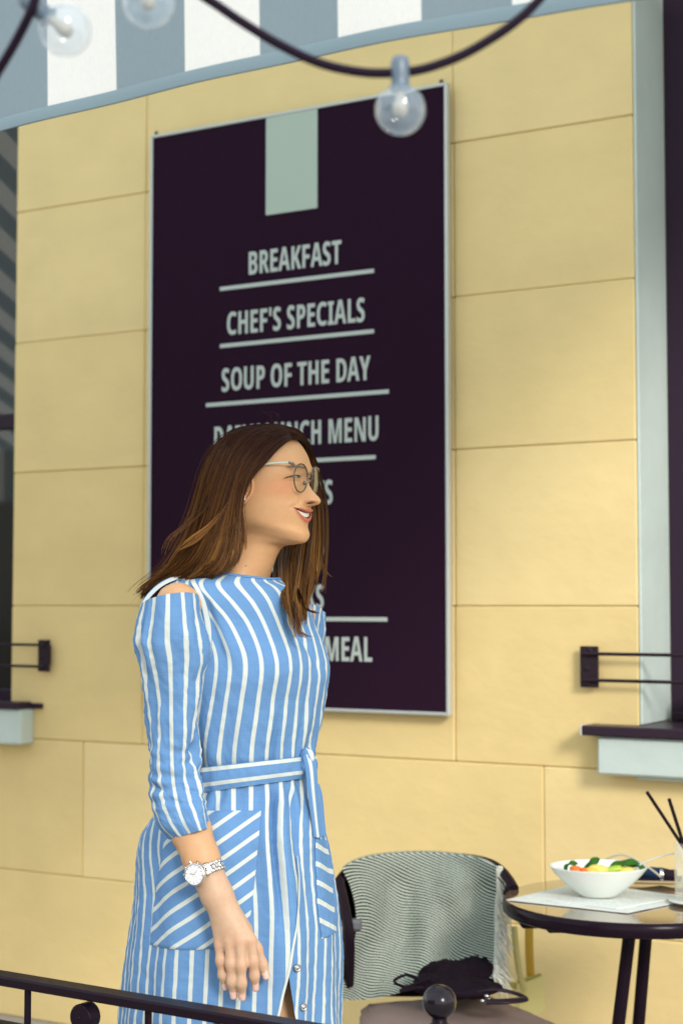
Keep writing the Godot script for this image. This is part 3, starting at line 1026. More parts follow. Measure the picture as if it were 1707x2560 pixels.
	var a3 := at(1690, 2190, 3.89)
	mb = MB.new()
	mb.tube(PackedVector3Array([a0, a1]), PackedFloat32Array([0.0165]), 20)
	put("barrel", mb, mat("mill_blue", 0.012, 0.030, 0.075, 0.35), ml)
	mb = MB.new()
	mb.tube(PackedVector3Array([a1, a2]), PackedFloat32Array([0.0172]), 20)
	put("ring", mb, mat("steel", 0.5, 0.5, 0.5, 0.22, 1.0), ml)
	mb = MB.new()
	mb.tube(PackedVector3Array([a2, a2.lerp(a3, 0.5), a3]), PackedFloat32Array([0.0165, 0.014, 0.0155]), 20)
	put("end_cap", mb, mat("mill_black", 0.018, 0.011, 0.018, 0.25), ml)
	var ph := base("phone", on_top(1650, 2206, TOP + 0.008), Basis(Vector3.UP, -0.12))
	tag(ph, "black phone with gold edge lying on the table behind the bowl", "phone")
	mb = MB.new()
	mb.box(Vector3(0, 0.005, 0.0), Vector3(0.15, 0.008, 0.075), 0.003)
	put("body", mb, mat("phone_gold", 0.55, 0.40, 0.22, 0.3, 0.8), ph, true)
	mb = MB.new()
	mb.box(Vector3(0, 0.0101, 0.0), Vector3(0.142, 0.0018, 0.067), 0.0008)
	put("screen", mb, mat("mill_black", 0.018, 0.011, 0.018, 0.25), ph, true)
	# glass with two straws
	var gp := on_top(1726, 2250, TOP + 0.011)
	var gl := base("drinking_glass", gp)
	tag(gl, "clear tumbler holding two black straws at the right edge of the table", "glass")
	var gm := StandardMaterial3D.new()
	gm.albedo_color = Color(0.93, 0.97, 0.96, 0.10)
	gm.transparency = BaseMaterial3D.TRANSPARENCY_ALPHA
	gm.roughness = 0.04
	gm.metallic_specular = 0.9
	mb = MB.new()
	mb.lathe(PackedVector2Array([Vector2(0.0001, 0.0), Vector2(0.034, 0.0), Vector2(0.0355, 0.004), Vector2(0.0375, 0.128), Vector2(0.0368, 0.130), Vector2(0.0352, 0.128), Vector2(0.0335, 0.014), Vector2(0.0001, 0.012)]), Transform3D.IDENTITY, 40)
	put("tumbler", mb, gm, gl, true)
	mb = MB.new()
	mb.ball(Transform3D(Basis.from_scale(Vector3(0.026, 0.022, 0.02)), Vector3(0.004, 0.042, 0)), 16, 10)
	put("lemon_wedge", mb, mat("lemon", 0.72, 0.74, 0.52, 0.4), gl, true)
	var co := MB.new()
	co.lathe(PackedVector2Array([Vector2(0.0001, 0.0), Vector2(0.05, 0.0), Vector2(0.05, 0.0025), Vector2(0.0001, 0.0025)]), Transform3D(Basis.IDENTITY, gp - Vector3.UP * 0.003), 40)
	tag(put("coaster", co, mat("coaster", 0.62, 0.66, 0.62, 0.8)), "round pale coaster under the tumbler", "coaster")
	var blackm := mat("straw_black", 0.012, 0.008, 0.012, 0.4)
	var gd := (tilt.inverse() * (gp - EYE)).z * -1.0
	for q in [[1616, 1980, -0.005, 1715, 2130, 0.012, 1735, 2168, 0.016, "longer black straw leaning left out of the tumbler"], [1671, 1997, 0.0, 1707, 2110, 0.004, 1732, 2190, 0.008, "shorter black straw standing steeper in the tumbler"]]:
		mb = MB.new()
		mb.tube(PackedVector3Array([at(q[0], q[1], gd + q[2]), at(q[3], q[4], gd + q[5]), at(q[6], q[7], gd + q[8])]), PackedFloat32Array([0.0042]), 10)
		tag(put("straw", mb, blackm), q[9], "straw", "black straws in the tumbler")

# ------------------------------------------------------------------ railing in the foreground
func build_railing() -> void:
	var a := Vector3(-0.544, 0, -2.588)
	var dir := Vector3(0.491, 0, 0.311).normalized()
	var nn := Vector3(-dir.z, 0, dir.x)
	var o := base("terrace_railing", a, Basis(dir, Vector3.UP, nn))
	tag(o, "black iron terrace railing with disc ornament and ball finial in the foreground", "railing")
	var iron := mat("rail_black", 0.011, 0.0055, 0.011, 0.32)
	iron.uv1_triplanar = true
	iron.uv1_scale = Vector3.ONE * 14
	relief(iron, tex.fine, 0.03)
	var length := 0.80
	var mb := MB.new()
	mb.box(Vector3(-0.2, 0.7925, 0.018), Vector3(length + 1.2, 0.0155, 0.036), 0.003)
	put("top_rail", mb, iron, o, true)
	mb = MB.new()
	mb.box(Vector3(-0.2, 0.717, 0.018), Vector3(length + 1.2, 0.014, 0.030), 0.003)
	put("lower_rail", mb, iron, o, true)
	mb = MB.new()
	mb.box(Vector3(-0.2, 0.10, 0.018), Vector3(length + 1.2, 0.016, 0.030), 0.003)
	put("bottom_rail", mb, iron, o, true)
	var spots := [0.078, 0.318, -0.16, -0.40, -0.64, 0.556]
	for s in spots:
		mb = MB.new()
		mb.box(Vector3(s, 0.7545, 0.018), Vector3(0.0085, 0.061, 0.0085), 0.001)
		put("short_bar", mb, iron, o, true)
		mb = MB.new()
		mb.box(Vector3(s, 0.409, 0.018), Vector3(0.0105, 0.600, 0.0105), 0.001)
		put("baluster", mb, iron, o, true)
	for s in [0.196, -0.28, 0.437]:
		mb = MB.new()
		mb.lathe(PackedVector2Array([Vector2(0.0001, -0.013), Vector2(0.0185, -0.013), Vector2(0.0205, -0.011), Vector2(0.0205, 0.011), Vector2(0.0190, 0.013), Vector2(0.0170, 0.0126), Vector2(0.0025, 0.0126), Vector2(0.0020, 0.0140), Vector2(0.0001, 0.0143)]), Transform3D(Basis(Vector3.RIGHT, Vector3.FORWARD, Vector3.UP).rotated(Vector3.UP, 0.0), Vector3(s, 0.7565, 0.018)), 40)
		for i in mb.v.size(): mb.v[i].z = 0.036 - mb.v[i].z
		put("disc_ornament", mb, iron, o, true)
	var bp := o.global_transform.affine_inverse() * at(1098, 2505, 2.12)
	for e in [[bp.x, bp.z], [-0.98, 0.018]]:
		mb = MB.new()
		mb.lathe(PackedVector2Array([Vector2(0.012, 0.0), Vector2(0.012, 0.815), Vector2(0.0155, 0.818), Vector2(0.0155, 0.824), Vector2(0.0105, 0.828), Vector2(0.0100, 0.836)]), Transform3D(Basis.IDENTITY, Vector3(e[0], 0, e[1])), 24)
		put("post", mb, iron, o, true)
		mb = MB.new()
		mb.ball(Transform3D(Basis.from_scale(Vector3.ONE * 0.0226), Vector3(e[0], bp.y, e[1])), 32, 20)
		var bm := mat("ball_black", 0.008, 0.005, 0.009, 0.19)
		bm.metallic_specular = 0.4
		put("ball_finial", mb, bm, o, true)

# ------------------------------------------------------------------ the woman
var head := Transform3D.IDENTITY
const SKIN := Color(0.60, 0.345, 0.172)
const SKIN_RED := Color(0.57, 0.205, 0.092)
const HAIR_DARK := Color(0.022, 0.0085, 0.0075)

func hl(x: float, y: float, z: float) -> Vector3:       # head space in centimetres: her right, up, forward
	return head * (Vector3(x, y, z) * 0.01)

const FRONT := [[0, 0.0, 9.8], [1, 3.4, 9.4], [2, 5.6, 8.1], [3, 7.0, 6.1], [4, 7.7, 4.0], [5, 7.95, 2.6], [6, 7.35, 1.2], [7, 7.2, -0.8], [8, 7.75, -2.8], [9, 7.6, -4.4], [10, 7.35, -6.3], [11, 7.75, -7.8], [12, 7.1, -8.95], [13, 5.2, -9.3], [14, 3.1, -9.6], [15, 2.0, -10.9], [16, 1.2, -12.6], [17, 0.2, -15.4], [18, 0.2, -18.0]]
const SIDE := [[0, 0.0, 9.8], [1, 3.6, 9.3], [2, 5.7, 7.9], [3, 6.8, 5.8], [4, 7.2, 3.6], [5, 7.25, 1.9], [6, 7.15, 0.2], [7, 6.95, -1.4], [8, 6.75, -2.9], [9, 6.55, -4.2], [10, 6.25, -5.3], [11, 5.75, -6.1], [12, 4.95, -6.9], [13, 4.3, -7.8], [14, 4.2, -9.1], [15, 4.5, -10.6], [16, 4.8, -12.4], [17, 5.6, -14.6], [18, 7.2, -17.5]]
const BACK := [[0, 0.0, 9.8], [1, -3.9, 9.1], [2, -6.8, 7.5], [3, -8.3, 5.0], [4, -8.8, 2.4], [5, -8.8, 0.2], [6, -8.4, -2.0], [7, -7.8, -3.8], [8, -7.2, -5.2], [9, -7.0, -6.2], [10, -6.9, -7.0], [11, -6.9, -7.8], [12, -6.9, -8.6], [13, -7.0, -9.4], [14, -7.1, -10.3], [15, -7.3, -11.6], [16, -7.6, -13.0], [17, -8.2, -15.0], [18, -9.0, -17.0]]
const MIDZ := [[0, -0.3, 1.0], [2, -0.8, 0.95], [4, -1.0, 0.88], [6, -0.8, 0.86], [8, -0.3, 0.90], [10, 0.0, 0.98], [12, 0.0, 1.05], [13, -0.9, 1.0], [14, -2.0, 1.0], [16, -3.2, 1.0], [18, -3.6, 1.0]]
const NOSE := [[-3.5, 0.0], [-3.1, 0.12], [-2.9, 0.75], [-2.7, 1.70], [-2.4, 2.22], [-2.05, 2.42], [-1.7, 2.42], [-1.25, 2.18], [-0.5, 1.52], [0.5, 0.80], [1.2, 0.34], [2.0, 0.08], [2.6, 0.0]]
const NOSE_W := [[-3.4, 0.95], [-2.6, 1.12], [-1.9, 1.20], [-0.8, 0.92], [0.6, 0.68], [2.0, 0.75]]
const HAIRLINE := [[-12.0, -3.4], [-8.0, -2.8], [-4.0, -2.2], [-1.0, -1.5], [1.0, -0.8], [2.5, -0.2], [4.0, 0.9], [5.5, 2.3], [7.0, 3.8], [8.3, 5.1], [9.5, 4.6], [10.3, 3.0]]

func add_head(mb: MB) -> void:
	var w := 193
	var h := 262
	var pts := PackedVector3Array()
	var cols := PackedColorArray()
	for j in h:
		var t := 18.0 * j / (h - 1)
		var fz := table(FRONT, t, 1); var fy := table(FRONT, t, 2)
		var sx := table(SIDE, t, 1); var sy := table(SIDE, t, 2)
		var bz := table(BACK, t, 1); var by := table(BACK, t, 2)
		var zc := table(MIDZ, t, 1); var ex := table(MIDZ, t, 2)
		for i in w:
			var ph := TAU * i / (w - 1)
			var th := ph - 0.5 * sin(ph)
			var s := sin(th); var c := cos(th)
			var p := Vector3.ZERO
			p.x = sx * signf(s) * pow(absf(s), ex)
			if c >= 0.0:
				p.z = zc + (fz - zc) * pow(c, ex)
				p.y = lerpf(sy, fy, pow(c, 1.4))
			else:
				p.z = zc + (bz - zc) * -c
				p.y = lerpf(sy, by, c * c)
			var col := SKIN
			var ax := absf(p.x)
			if c > -0.2 and t > 2.0 and t < 13.0:
				var front := smoothstep(-0.2, 0.25, c)
				var y := p.y
				var dz := 0.0
				dz += table(NOSE, y, 1) * exp(-pow(ax / table(NOSE_W, y, 1), 2.3))
				dz += 1.0 * gs(ax, y, 1.45, -1.95, 0.52, 0.58)
				dz -= 0.70 * gs(ax, y, 1.0, -2.48, 0.40, 0.20)
				dz -= 0.30 * gs(ax, y, 2.1, -1.5, 0.28, 0.7)
				dz -= 0.62 * gs(ax, y, 3.0, 2.3, 1.5, 0.75) + 0.40 * gs(ax, y, 1.5, 1.7, 0.6, 0.7)
				dz += 0.42 * gs(ax, y, 3.2, 1.95, 1.15, 0.52)
				dz -= 0.16 * gs(ax, y, 3.2, 1.05, 1.3, 0.22)
				dz += 0.22 * gs(ax, y, 3.0, 3.5, 1.9, 0.5)
				dz += 0.50 * gs(ax, y, 4.1, -0.7, 1.5, 1.2)
				var q := Geometry2D.get_closest_point_to_segment(Vector2(ax, y), Vector2(2.0, -1.8), Vector2(4.0, -3.4)).distance_to(Vector2(ax, y))
				dz -= 0.12 * exp(-q * q / 0.10)
				dz -= 0.12 * gs(ax, y, 3.9, -3.2, 0.4, 0.4)
				# lips
				var m := ax / 3.75
				if m < 1.25:
					var m2 := m * m
					var ub := -3.98 + 0.74 * m2
					var lt := -4.92 + 1.68 * m2
					var ut := -3.42 + 0.18 * m2 - 0.08 * gs(ax, 0, 0, 0, 0.35, 1)
					var lb := -5.72 + 2.42 * m2
					var fade := 1.0 - smoothstep(0.75, 1.05, m)
					var mu := (ut + ub) / 2.0; var hu := maxf((ut - ub) / 2.0, 0.06)
					var ml := (lt + lb) / 2.0; var hw := maxf((lt - lb) / 2.0, 0.06)
					dz += 0.40 * fade * exp(-pow((y - mu) / (hu * 1.25), 2.0))
					dz += 0.36 * fade * exp(-pow((y - ml) / (hw * 1.15), 2.0))
					var lip := 0.0
					if m < 1.02:
						lip = maxf(1.0 - smoothstep(hu * 0.9, hu * 1.15, absf(y - mu)), 1.0 - smoothstep(hw * 0.9, hw * 1.15, absf(y - ml)))
						lip *= 1.0 - smoothstep(0.95, 1.03, m)
					col = col.lerp(Color(0.50, 0.125, 0.085), lip * front * 0.85)
					if m < 0.98 and y < ub and y > lt:
						var depth := minf(ub - y, y - lt) * 5.0
						dz -= minf(depth, 0.7)
						col = Color(0.10, 0.02, 0.018)
				p.z += dz * front
				p.x += signf(p.x) * 0.34 * gs(ax, y, 1.40, -1.95, 0.50, 0.50) * front
				p.x += signf(p.x) * 0.15 * gs(ax, y, 5.6, -0.6, 1.2, 1.4) * front
				# colour that belongs to the face itself
				col = col.lerp(SKIN_RED, 0.62 * gs(ax, y, 5.3, 0.0, 1.6, 1.5) + 0.18 * gs(ax, y, 0.0, -2.0, 1.4, 0.8))
				var brow := y - (3.45 - 0.035 * pow(ax - 3.6, 2.0))
				if ax > 1.4 and ax < 5.4: col = col.lerp(Color(0.09, 0.045, 0.03), 0.85 * exp(-brow * brow / 0.06) * smoothstep(1.4, 2.0, ax) * (1.0 - smoothstep(4.6, 5.4, ax)))
				# eye: a narrow smiling slit, dark iris, lashes along the upper lid
				if ax > 1.5 and ax < 5.6:
					var e := (ax - 3.15) / 1.45
					var lid := 2.02 - 0.26 * e * e - 0.05 * e
					var low := 1.66 + 0.10 * e * e
					var ends := smoothstep(1.6, 1.9, ax) * (1.0 - smoothstep(4.5, 4.75, ax))
					if absf(e) < 1.0 and y < lid and y > low:
						var eye := Color(0.42, 0.36, 0.31)
						eye = eye.lerp(Color(0.035, 0.018, 0.012), 1.0 - smoothstep(0.42, 0.55, absf(ax - 2.75)))
						col = col.lerp(eye, ends)
					var l1 := (y - lid - 0.02) / 0.13
					col = col.lerp(Color(0.02, 0.010, 0.009), clampf(1.25 * exp(-l1 * l1), 0, 1) * smoothstep(1.6, 2.0, ax) * (1.0 - smoothstep(4.9, 5.5, ax)))
					var crease := (y - lid - 0.42) / 0.10
					col = col.lerp(SKIN_RED, 0.55 * ends * exp(-crease * crease))
					var under := (y - low + 0.08) / 0.10
					col = col.lerp(Color(0.22, 0.10, 0.06), 0.5 * ends * exp(-under * under))
				col = col.lerp(Color(0.06, 0.018, 0.012), clampf(1.25 * gs(ax, y, 0.98, -2.46, 0.42, 0.19), 0, 1) * front)
			# scalp
			var hm := smoothstep(0.0, 0.7, table(HAIRLINE, p.y, 1) - p.z)
			if t > 13.5: hm *= 1.0 - smoothstep(13.5, 14.2, t)
			if hm > 0.0:
				var outw := Vector3(p.x, (p.y - 1.0) * 0.9, p.z + 1.0).normalized()
				p += outw * 0.35 * hm
				col = col.lerp(HAIR_DARK, smoothstep(0.15, 0.7, hm))
			if Vector2(p.y + 12.9, p.z + 1.6).length() < 0.12 and p.x > 0.0: col = Color(0.12, 0.05, 0.03)
			if hm < 0.15:
				var mo := 0.05 * noise.get_noise_3d(p.x * 1.1, p.y * 1.1, p.z * 1.1) + 0.035 * noise.get_noise_3d(p.x * 4.5, p.y * 4.5, p.z * 4.5)
				col = Color(col.r * (1.0 + mo * 0.6), col.g * (1.0 + mo), col.b * (1.0 + mo * 1.3))
			pts.append(hl(p.x, p.y, p.z))
			cols.append(col)
	mb.grid(pts, w, h, PackedVector2Array(), cols, true)
	# ears: a flattened shell with a raised rim and a lobe
	for sd in [1.0, -1.0]:
		var ep := PackedVector3Array()
		var ec := PackedColorArray()
		for j in 25:
			for i in 29:
				var r := j / 24.0
				var a := TAU * i / 28.0
				var lobe := 1.0 - 0.22 * smoothstep(0.2, 1.0, -sin(a))
				var rr := minf(r * 1.15, 1.0)
				var y := sin(a) * 2.75 * rr
				var z := cos(a) * 1.55 * rr * lobe
				var lift := 0.75 * (1.0 - pow(r, 8.0)) if r < 0.87 else 0.75 * (1.0 - pow(r, 8.0)) * (1.0 - (r - 0.87) / 0.13)
				lift = 0.62 * exp(-pow((r - 0.74) / 0.17, 2.0)) + 0.25 * (1.0 - r) - 0.15 * exp(-r * r * 14.0)
				if r > 0.86: lift *= 1.0 - (r - 0.86) / 0.14
				if sin(a) < -0.75: lift = maxf(lift, 0.5 * (1.0 - r))
				ep.append(hl(sd * (6.75 + lift + 0.28 * (0.8 - z * 0.5)), -0.2 + y - 0.05 * z, -0.55 + z + y * 0.16))
				ec.append(SKIN.lerp(SKIN_RED, 0.25 + 0.3 * exp(-r * r * 4.0)))
		mb.grid(ep, 29, 25, PackedVector2Array(), ec, sd > 0.0)

func add_body(mb: MB) -> void:
	var B := []     # from, to, radius, radius
	var bone := func(a: Array, b: Array, ra: float, rb: float): B.append([at(a[0], a[1], a[2]), at(b[0], b[1], b[2]), ra, rb])
	bone.call([606, 1620, 2.70], [612, 1900, 2.70], 0.080, 0.080)
	bone.call([612, 1900, 2.70], [590, 2130, 2.70], 0.080, 0.105)
	bone.call([600, 1515, 2.68], [485, 1516, 2.600], 0.028, 0.022)
	bone.call([444, 1513, 2.562], [432, 1600, 2.562], 0.036, 0.034)
	bone.call([485, 1516, 2.600], [446, 1514, 2.562], 0.022, 0.030)
	bone.call([432, 1600, 2.562], [430, 1700, 2.565], 0.034, 0.033)
	bone.call([430, 1700, 2.565], [430, 1945, 2.565], 0.033, 0.030)
	bone.call([430, 1945, 2.565], [474, 2066, 2.540], 0.030, 0.0305)
	bone.call([474, 2066, 2.540], [480, 2084, 2.536], 0.0275, 0.0275)
	bone.call([480, 2084, 2.536], [505, 2150, 2.520], 0.0280, 0.0276)
	bone.call([505, 2150, 2.520], [541, 2236, 2.505], 0.0280, 0.0200)
	bone.call([606, 1512, 2.71], [740, 1540, 2.82], 0.034, 0.030)
	bone.call([740, 1540, 2.82], [735, 1900, 2.87], 0.031, 0.030)
	bone.call([735, 1900, 2.87], [742, 2150, 2.85], 0.030, 0.027)
	bone.call([742, 2150, 2.85], [748, 2235, 2.845], 0.027, 0.0245)
	bone.call([550, 2160, 2.66], [560, 2860, 2.62], 0.088, 0.055)
	bone.call([560, 2860, 2.62], [545, 3440, 2.70], 0.055, 0.036)
	bone.call([545, 3440, 2.70], [545, 3510, 2.70], 0.036, 0.034)
	bone.call([545, 3515, 2.70], [640, 3545, 2.62], 0.034, 0.026)
	bone.call([655, 2160, 2.71], [724, 2860, 2.585], 0.088, 0.055)
	bone.call([724, 2860, 2.585], [720, 3440, 2.72], 0.055, 0.036)
	bone.call([720, 3440, 2.72], [720, 3500, 2.72], 0.036, 0.034)
	bone.call([720, 3505, 2.72], [815, 3535, 2.66], 0.034, 0.026)
	var f := func(p: Vector3) -> float:
		var d := 10.0
		for b in B: d = smin(d, capsule(p, b[0], b[1], b[2], b[3]), 0.016)
		return d
	var lo := Vector3(1e9, 1e9, 1e9); var hi := -lo
	for b in B:
		for e in 2:
			var q: Vector3 = b[e]
			lo = lo.min(q - Vector3.ONE * 0.13); hi = hi.max(q + Vector3.ONE * 0.13)
	var tan_arm := func(p: Vector3) -> Color: return SKIN.lerp(Color(0.52, 0.30, 0.165), 0.6)
	nets(f, lo, hi, 0.0115, mb, tan_arm)

func add_hand(mb: MB, shift: Vector3, mirror: bool) -> void:
	var P := func(x, y, d) -> Vector3:
		var q := at(x, y, d)
		if mirror:
			var c := at(560, 2260, 2.495)
			q.x = 2.0 * c.x - q.x
		return q + shift
	var palm := []
	var fingers := []
	for b in [[541, 2236, 2.505, 551, 2362, 2.489, 0.0150, 0.0092], [541, 2236, 2.503, 576, 2356, 2.482, 0.0175, 0.0098], [543, 2236, 2.503, 601, 2351, 2.479, 0.0175, 0.0100], [546, 2234, 2.505, 626, 2350, 2.483, 0.0155, 0.0098], [541, 2236, 2.505, 510, 2162, 2.518, 0.0242, 0.0276], [555, 2245, 2.512, 612, 2325, 2.505, 0.0140, 0.0130], [560, 2300, 2.505, 590, 2345, 2.495, 0.015, 0.013]]:
		palm.append([P.call(b[0], b[1], b[2]), P.call(b[3], b[4], b[5]), b[6], b[7]])
	for fg in [
		[[549, 2362, 2.488, 0.0082], [552, 2402, 2.485, 0.0067], [557, 2438, 2.486, 0.0061], [563, 2469, 2.492, 0.0052]],
		[[574, 2356, 2.480, 0.0088], [577, 2409, 2.476, 0.0075], [580, 2454, 2.477, 0.0069], [584, 2491, 2.484, 0.0058]],
		[[600, 2351, 2.477, 0.0091], [603, 2412, 2.472, 0.0078], [604, 2458, 2.473, 0.0072], [606, 2494, 2.481, 0.0060]],
		[[627, 2350, 2.481, 0.0089], [633, 2404, 2.478, 0.0076], [636, 2439, 2.480, 0.0070], [639, 2470, 2.487, 0.0060]],
		[[610, 2325, 2.507, 0.0110], [640, 2372, 2.508, 0.0092], [655, 2412, 2.506, 0.0080], [665, 2441, 2.503, 0.0062]]]:
		var ch := []
		for k in 3: ch.append([P.call(fg[k][0], fg[k][1], fg[k][2]), P.call(fg[k + 1][0], fg[k + 1][1], fg[k + 1][2]), fg[k][3], fg[k + 1][3]])
		fingers.append(ch)
	var f := func(p: Vector3) -> float:
		var d := 10.0
		for b in palm: d = smin(d, capsule(p, b[0], b[1], b[2], b[3]), 0.012)
		for ch in fingers:
			var e := 10.0
			for b in ch: e = smin(e, capsule(p, b[0], b[1], b[2], b[3]), 0.009)
			d = smin(d, e, 0.0035)
		return d
	var nails := []
	for ch in fingers:
		var a: Vector3 = ch[2][0]; var b: Vector3 = ch[2][1]
		var dir := (b - a).normalized()
		nails.append([b - dir * 0.002 + Vector3(0, 0, ch[2][3] * 0.9), dir])
	var paint := func(p: Vector3) -> Color:
		var col := SKIN.lerp(Color(0.50, 0.345, 0.24), 0.8)
		for ch in fingers:
			for k in 2:
				var q: Vector3 = ch[k][0] if k == 0 else ch[1][0]
				col = col.lerp(SKIN_RED, 0.22 * exp(-(p - q).length_squared() / 0.00012))
				if k == 1: col = col.lerp(SKIN_RED, 0.14 * exp(-(p - ch[2][0]).length_squared() / 0.00005))
			col = col.lerp(SKIN_RED, 0.25 * exp(-(p - ch[2][1]).length_squared() / 0.00006))
		var mo: float = 0.09 * noise.get_noise_3dv(p * 90.0) + 0.05 * noise.get_noise_3dv(p * 330.0)
		col = Color(col.r * (1.0 + mo * 0.5), col.g * (1.0 + mo), col.b * (1.0 + mo * 1.2))
		for q in nails:
			var r: Vector3 = p - q[0]
			var l: float = r.dot(q[1])
			var side: Vector3 = r - q[1] * l
			if absf(l) < 0.0062 and side.length() < 0.0052: col = Color(0.74, 0.50, 0.42)
		return col
	var lo := Vector3(1e9, 1e9, 1e9); var hi := -lo
	for ch in fingers + [palm]:
		for b in ch:
			for e in 2:
				var q: Vector3 = b[e]
				lo = lo.min(q - Vector3.ONE * 0.03); hi = hi.max(q + Vector3.ONE * 0.03)
	nets(f, lo, hi, 0.0026, mb, paint)

# rows of the dress: photograph row, centre and half width in pixels, depth half and its lean
const DRESS := [[1430, 606, 92, 0.086, -0.012], [1440, 600, 112, 0.096, -0.020], [1452, 593, 150, 0.104, -0.050], [1470, 592, 170, 0.110, -0.065], [1500, 597, 175, 0.115, -0.068], [1560, 605, 183, 0.118, -0.060], [1640, 612, 197, 0.128, -0.045], [1700, 614, 201, 0.133, -0.040], [1780, 613, 192, 0.125, -0.036], [1850, 611, 172, 0.116, -0.031], [1890, 612, 163, 0.112, -0.028], [1930, 615, 158, 0.110, -0.026], [1985, 610, 176, 0.118, -0.020], [2040, 592, 210, 0.134, -0.015], [2100, 582, 233, 0.150, -0.012], [2180, 584, 241, 0.158, -0.011], [2250, 588, 247, 0.165, -0.010], [2320, 588, 256, 0.172, -0.008], [2400, 584, 264, 0.178, -0.005], [2480, 580, 269, 0.182, -0.003], [2560, 576, 273, 0.186, 0.0], [2800, 570, 286, 0.198, 0.0]]
var dress_cache := {}

func dress_row(py: float) -> PackedFloat32Array:
	var k := roundi(py * 4.0)
	if dress_cache.has(k): return dress_cache[k]
	var y := k / 4.0
	var r := PackedFloat32Array([table(DRESS, y, 1), table(DRESS, y, 2), table(DRESS, y, 3), table(DRESS, y, 4)])
	dress_cache[k] = r
	return r

func dress_fold(a: float, py: float) -> float:     # how far the cloth stands off its mean surface, in metres
	var d := 0.0
	d += 0.013 * exp(-pow((a - 0.42) / 0.36, 2.0) - pow((py - 1655.0) / 75.0, 2.0))
	d += 0.010 * exp(-pow((a - 1.25) / 0.34, 2.0) - pow((py - 1655.0) / 75.0, 2.0))
	var up := smoothstep(1700.0, 1890.0, py) * (1.0 - smoothstep(1890.0, 1935.0, py))
	d += up * (0.0035 * sin(a * 14.0 + 0.6 + py * 0.004) + 0.006)
	d -= 0.012 * exp(-pow((a - 0.385 - (1890.0 - py) * 0.0005) / 0.045, 2.0)) * smoothstep(1740.0, 1860.0, py) * (1.0 - smoothstep(1900.0, 1940.0, py))
	d -= 0.008 * exp(-pow((a - 0.85) / 0.06, 2.0)) * smoothstep(1700.0, 1840.0, py) * (1.0 - smoothstep(1900.0, 1940.0, py))
	if py > 1940.0:
		var g := smoothstep(1975.0, 2250.0, py)
		d += 0.0045 * g * sin(a * 6.0 + 1.9 + py * 0.0012) + 0.0035 * g * sin(a * 11.0 + 0.4 - py * 0.002)
		var pleat := 0.43 + (py - 2000.0) * 0.00006
		var win := smoothstep(1960.0, 2030.0, py) * (1.0 - smoothstep(2160.0, 2420.0, py))
		d -= 0.018 * win * exp(-pow((a - pleat) / 0.045, 2.0))
		d += 0.007 * win * exp(-pow((a - pleat + 0.11) / 0.07, 2.0)) + 0.005 * win * exp(-pow((a - pleat - 0.11) / 0.07, 2.0))
		d -= 0.010 * exp(-pow((a - 0.74) / 0.05, 2.0)) * smoothstep(1960.0, 2000.0, py) * (1.0 - smoothstep(2050.0, 2200.0, py))
		d += 0.0025 * sin(a * 26.0) * exp(-pow((py - 1985.0) / 40.0, 2.0))
	# creases that run down from the shoulder and across the chest
	d += 0.0055 * exp(-pow((a + 0.36 - (py - 1480.0) * 0.0016) / 0.10, 2.0)) * smoothstep(1450.0, 1500.0, py) * (1.0 - smoothstep(1600.0, 1700.0, py))
	d -= 0.0050 * exp(-pow((a + 0.52 - (py - 1480.0) * 0.0016) / 0.07, 2.0)) * smoothstep(1470.0, 1520.0, py) * (1.0 - smoothstep(1600.0, 1690.0, py))
	d -= 0.0035 * exp(-pow((a - 0.45 - (py - 1500.0) * 0.0035) / 0.05, 2.0)) * smoothstep(1500.0, 1560.0, py) * (1.0 - smoothstep(1640.0, 1700.0, py))
	d += 0.0035 * noise.get_noise_3d(cos(a) * 2.2, sin(a) * 2.2, py * 0.0075) * smoothstep(1440.0, 1500.0, py)
	d += 0.0012 * noise.get_noise_3d(cos(a) * 7.0, sin(a) * 7.0, py * 0.028) * smoothstep(1440.0, 1500.0, py)
	return d

func dress_at(a: float, py: float, off := 0.0) -> Vector3:
	var r := dress_row(py)
	var lean := clampf((1505.0 - py) / 60.0, 0.0, 1.0)
	var y := py + lean * 15.0 * cos(a - 1.05)
	var s := sin(a); var c := cos(a)
	var k := off + dress_fold(a, py)
	var sx := signf(s) * pow(absf(s), 0.94)
	var z := r[2] * signf(c) * pow(absf(c), 0.94) + r[3] * s + k * c
	var d := 2.7 - z
	return at(r[0] + r[1] * sx + k * s * FOCAL / 2.7, y, d)

func dress_angle(px: float, py: float) -> float:
	var r := dress_row(py)
	var s := clampf((px - r[0]) / r[1], -0.999, 0.999)
	return asin(signf(s) * pow(absf(s), 1.0 / 0.94))

func stripe(a: float, py: float) -> float:
	var deg := rad_to_deg(a)
	var rows := [[1440.0, 2.15, 0.055], [1500.0, 1.40, 0.068], [1570.0, 0.55, 0.086], [1650.0, 0.0, 0.1], [1760.0, 0.25, 0.094], [1925.0, 0.69, 0.0741], [1985.0, 0.60, 0.080], [2070.0, -0.05, 0.106], [2250.0, -0.28, 0.117], [2560.0, -0.39, 0.125], [2800.0, -0.42, 0.127]]
	return table(rows, py, 1) + table(rows, py, 2) * deg

const SEAM_L := [[1940, 741.0], [2150, 742.0], [2300, 735.0], [2380, 723.0], [2440, 713.0], [2560, 688.0], [2800, 640.0]]
const SEAM_R := [[1940, 741.0], [2150, 742.0], [2300, 735.0], [2380, 726.0], [2430, 717.0], [2440, 718.5], [2560, 738.0], [2800, 775.0]]

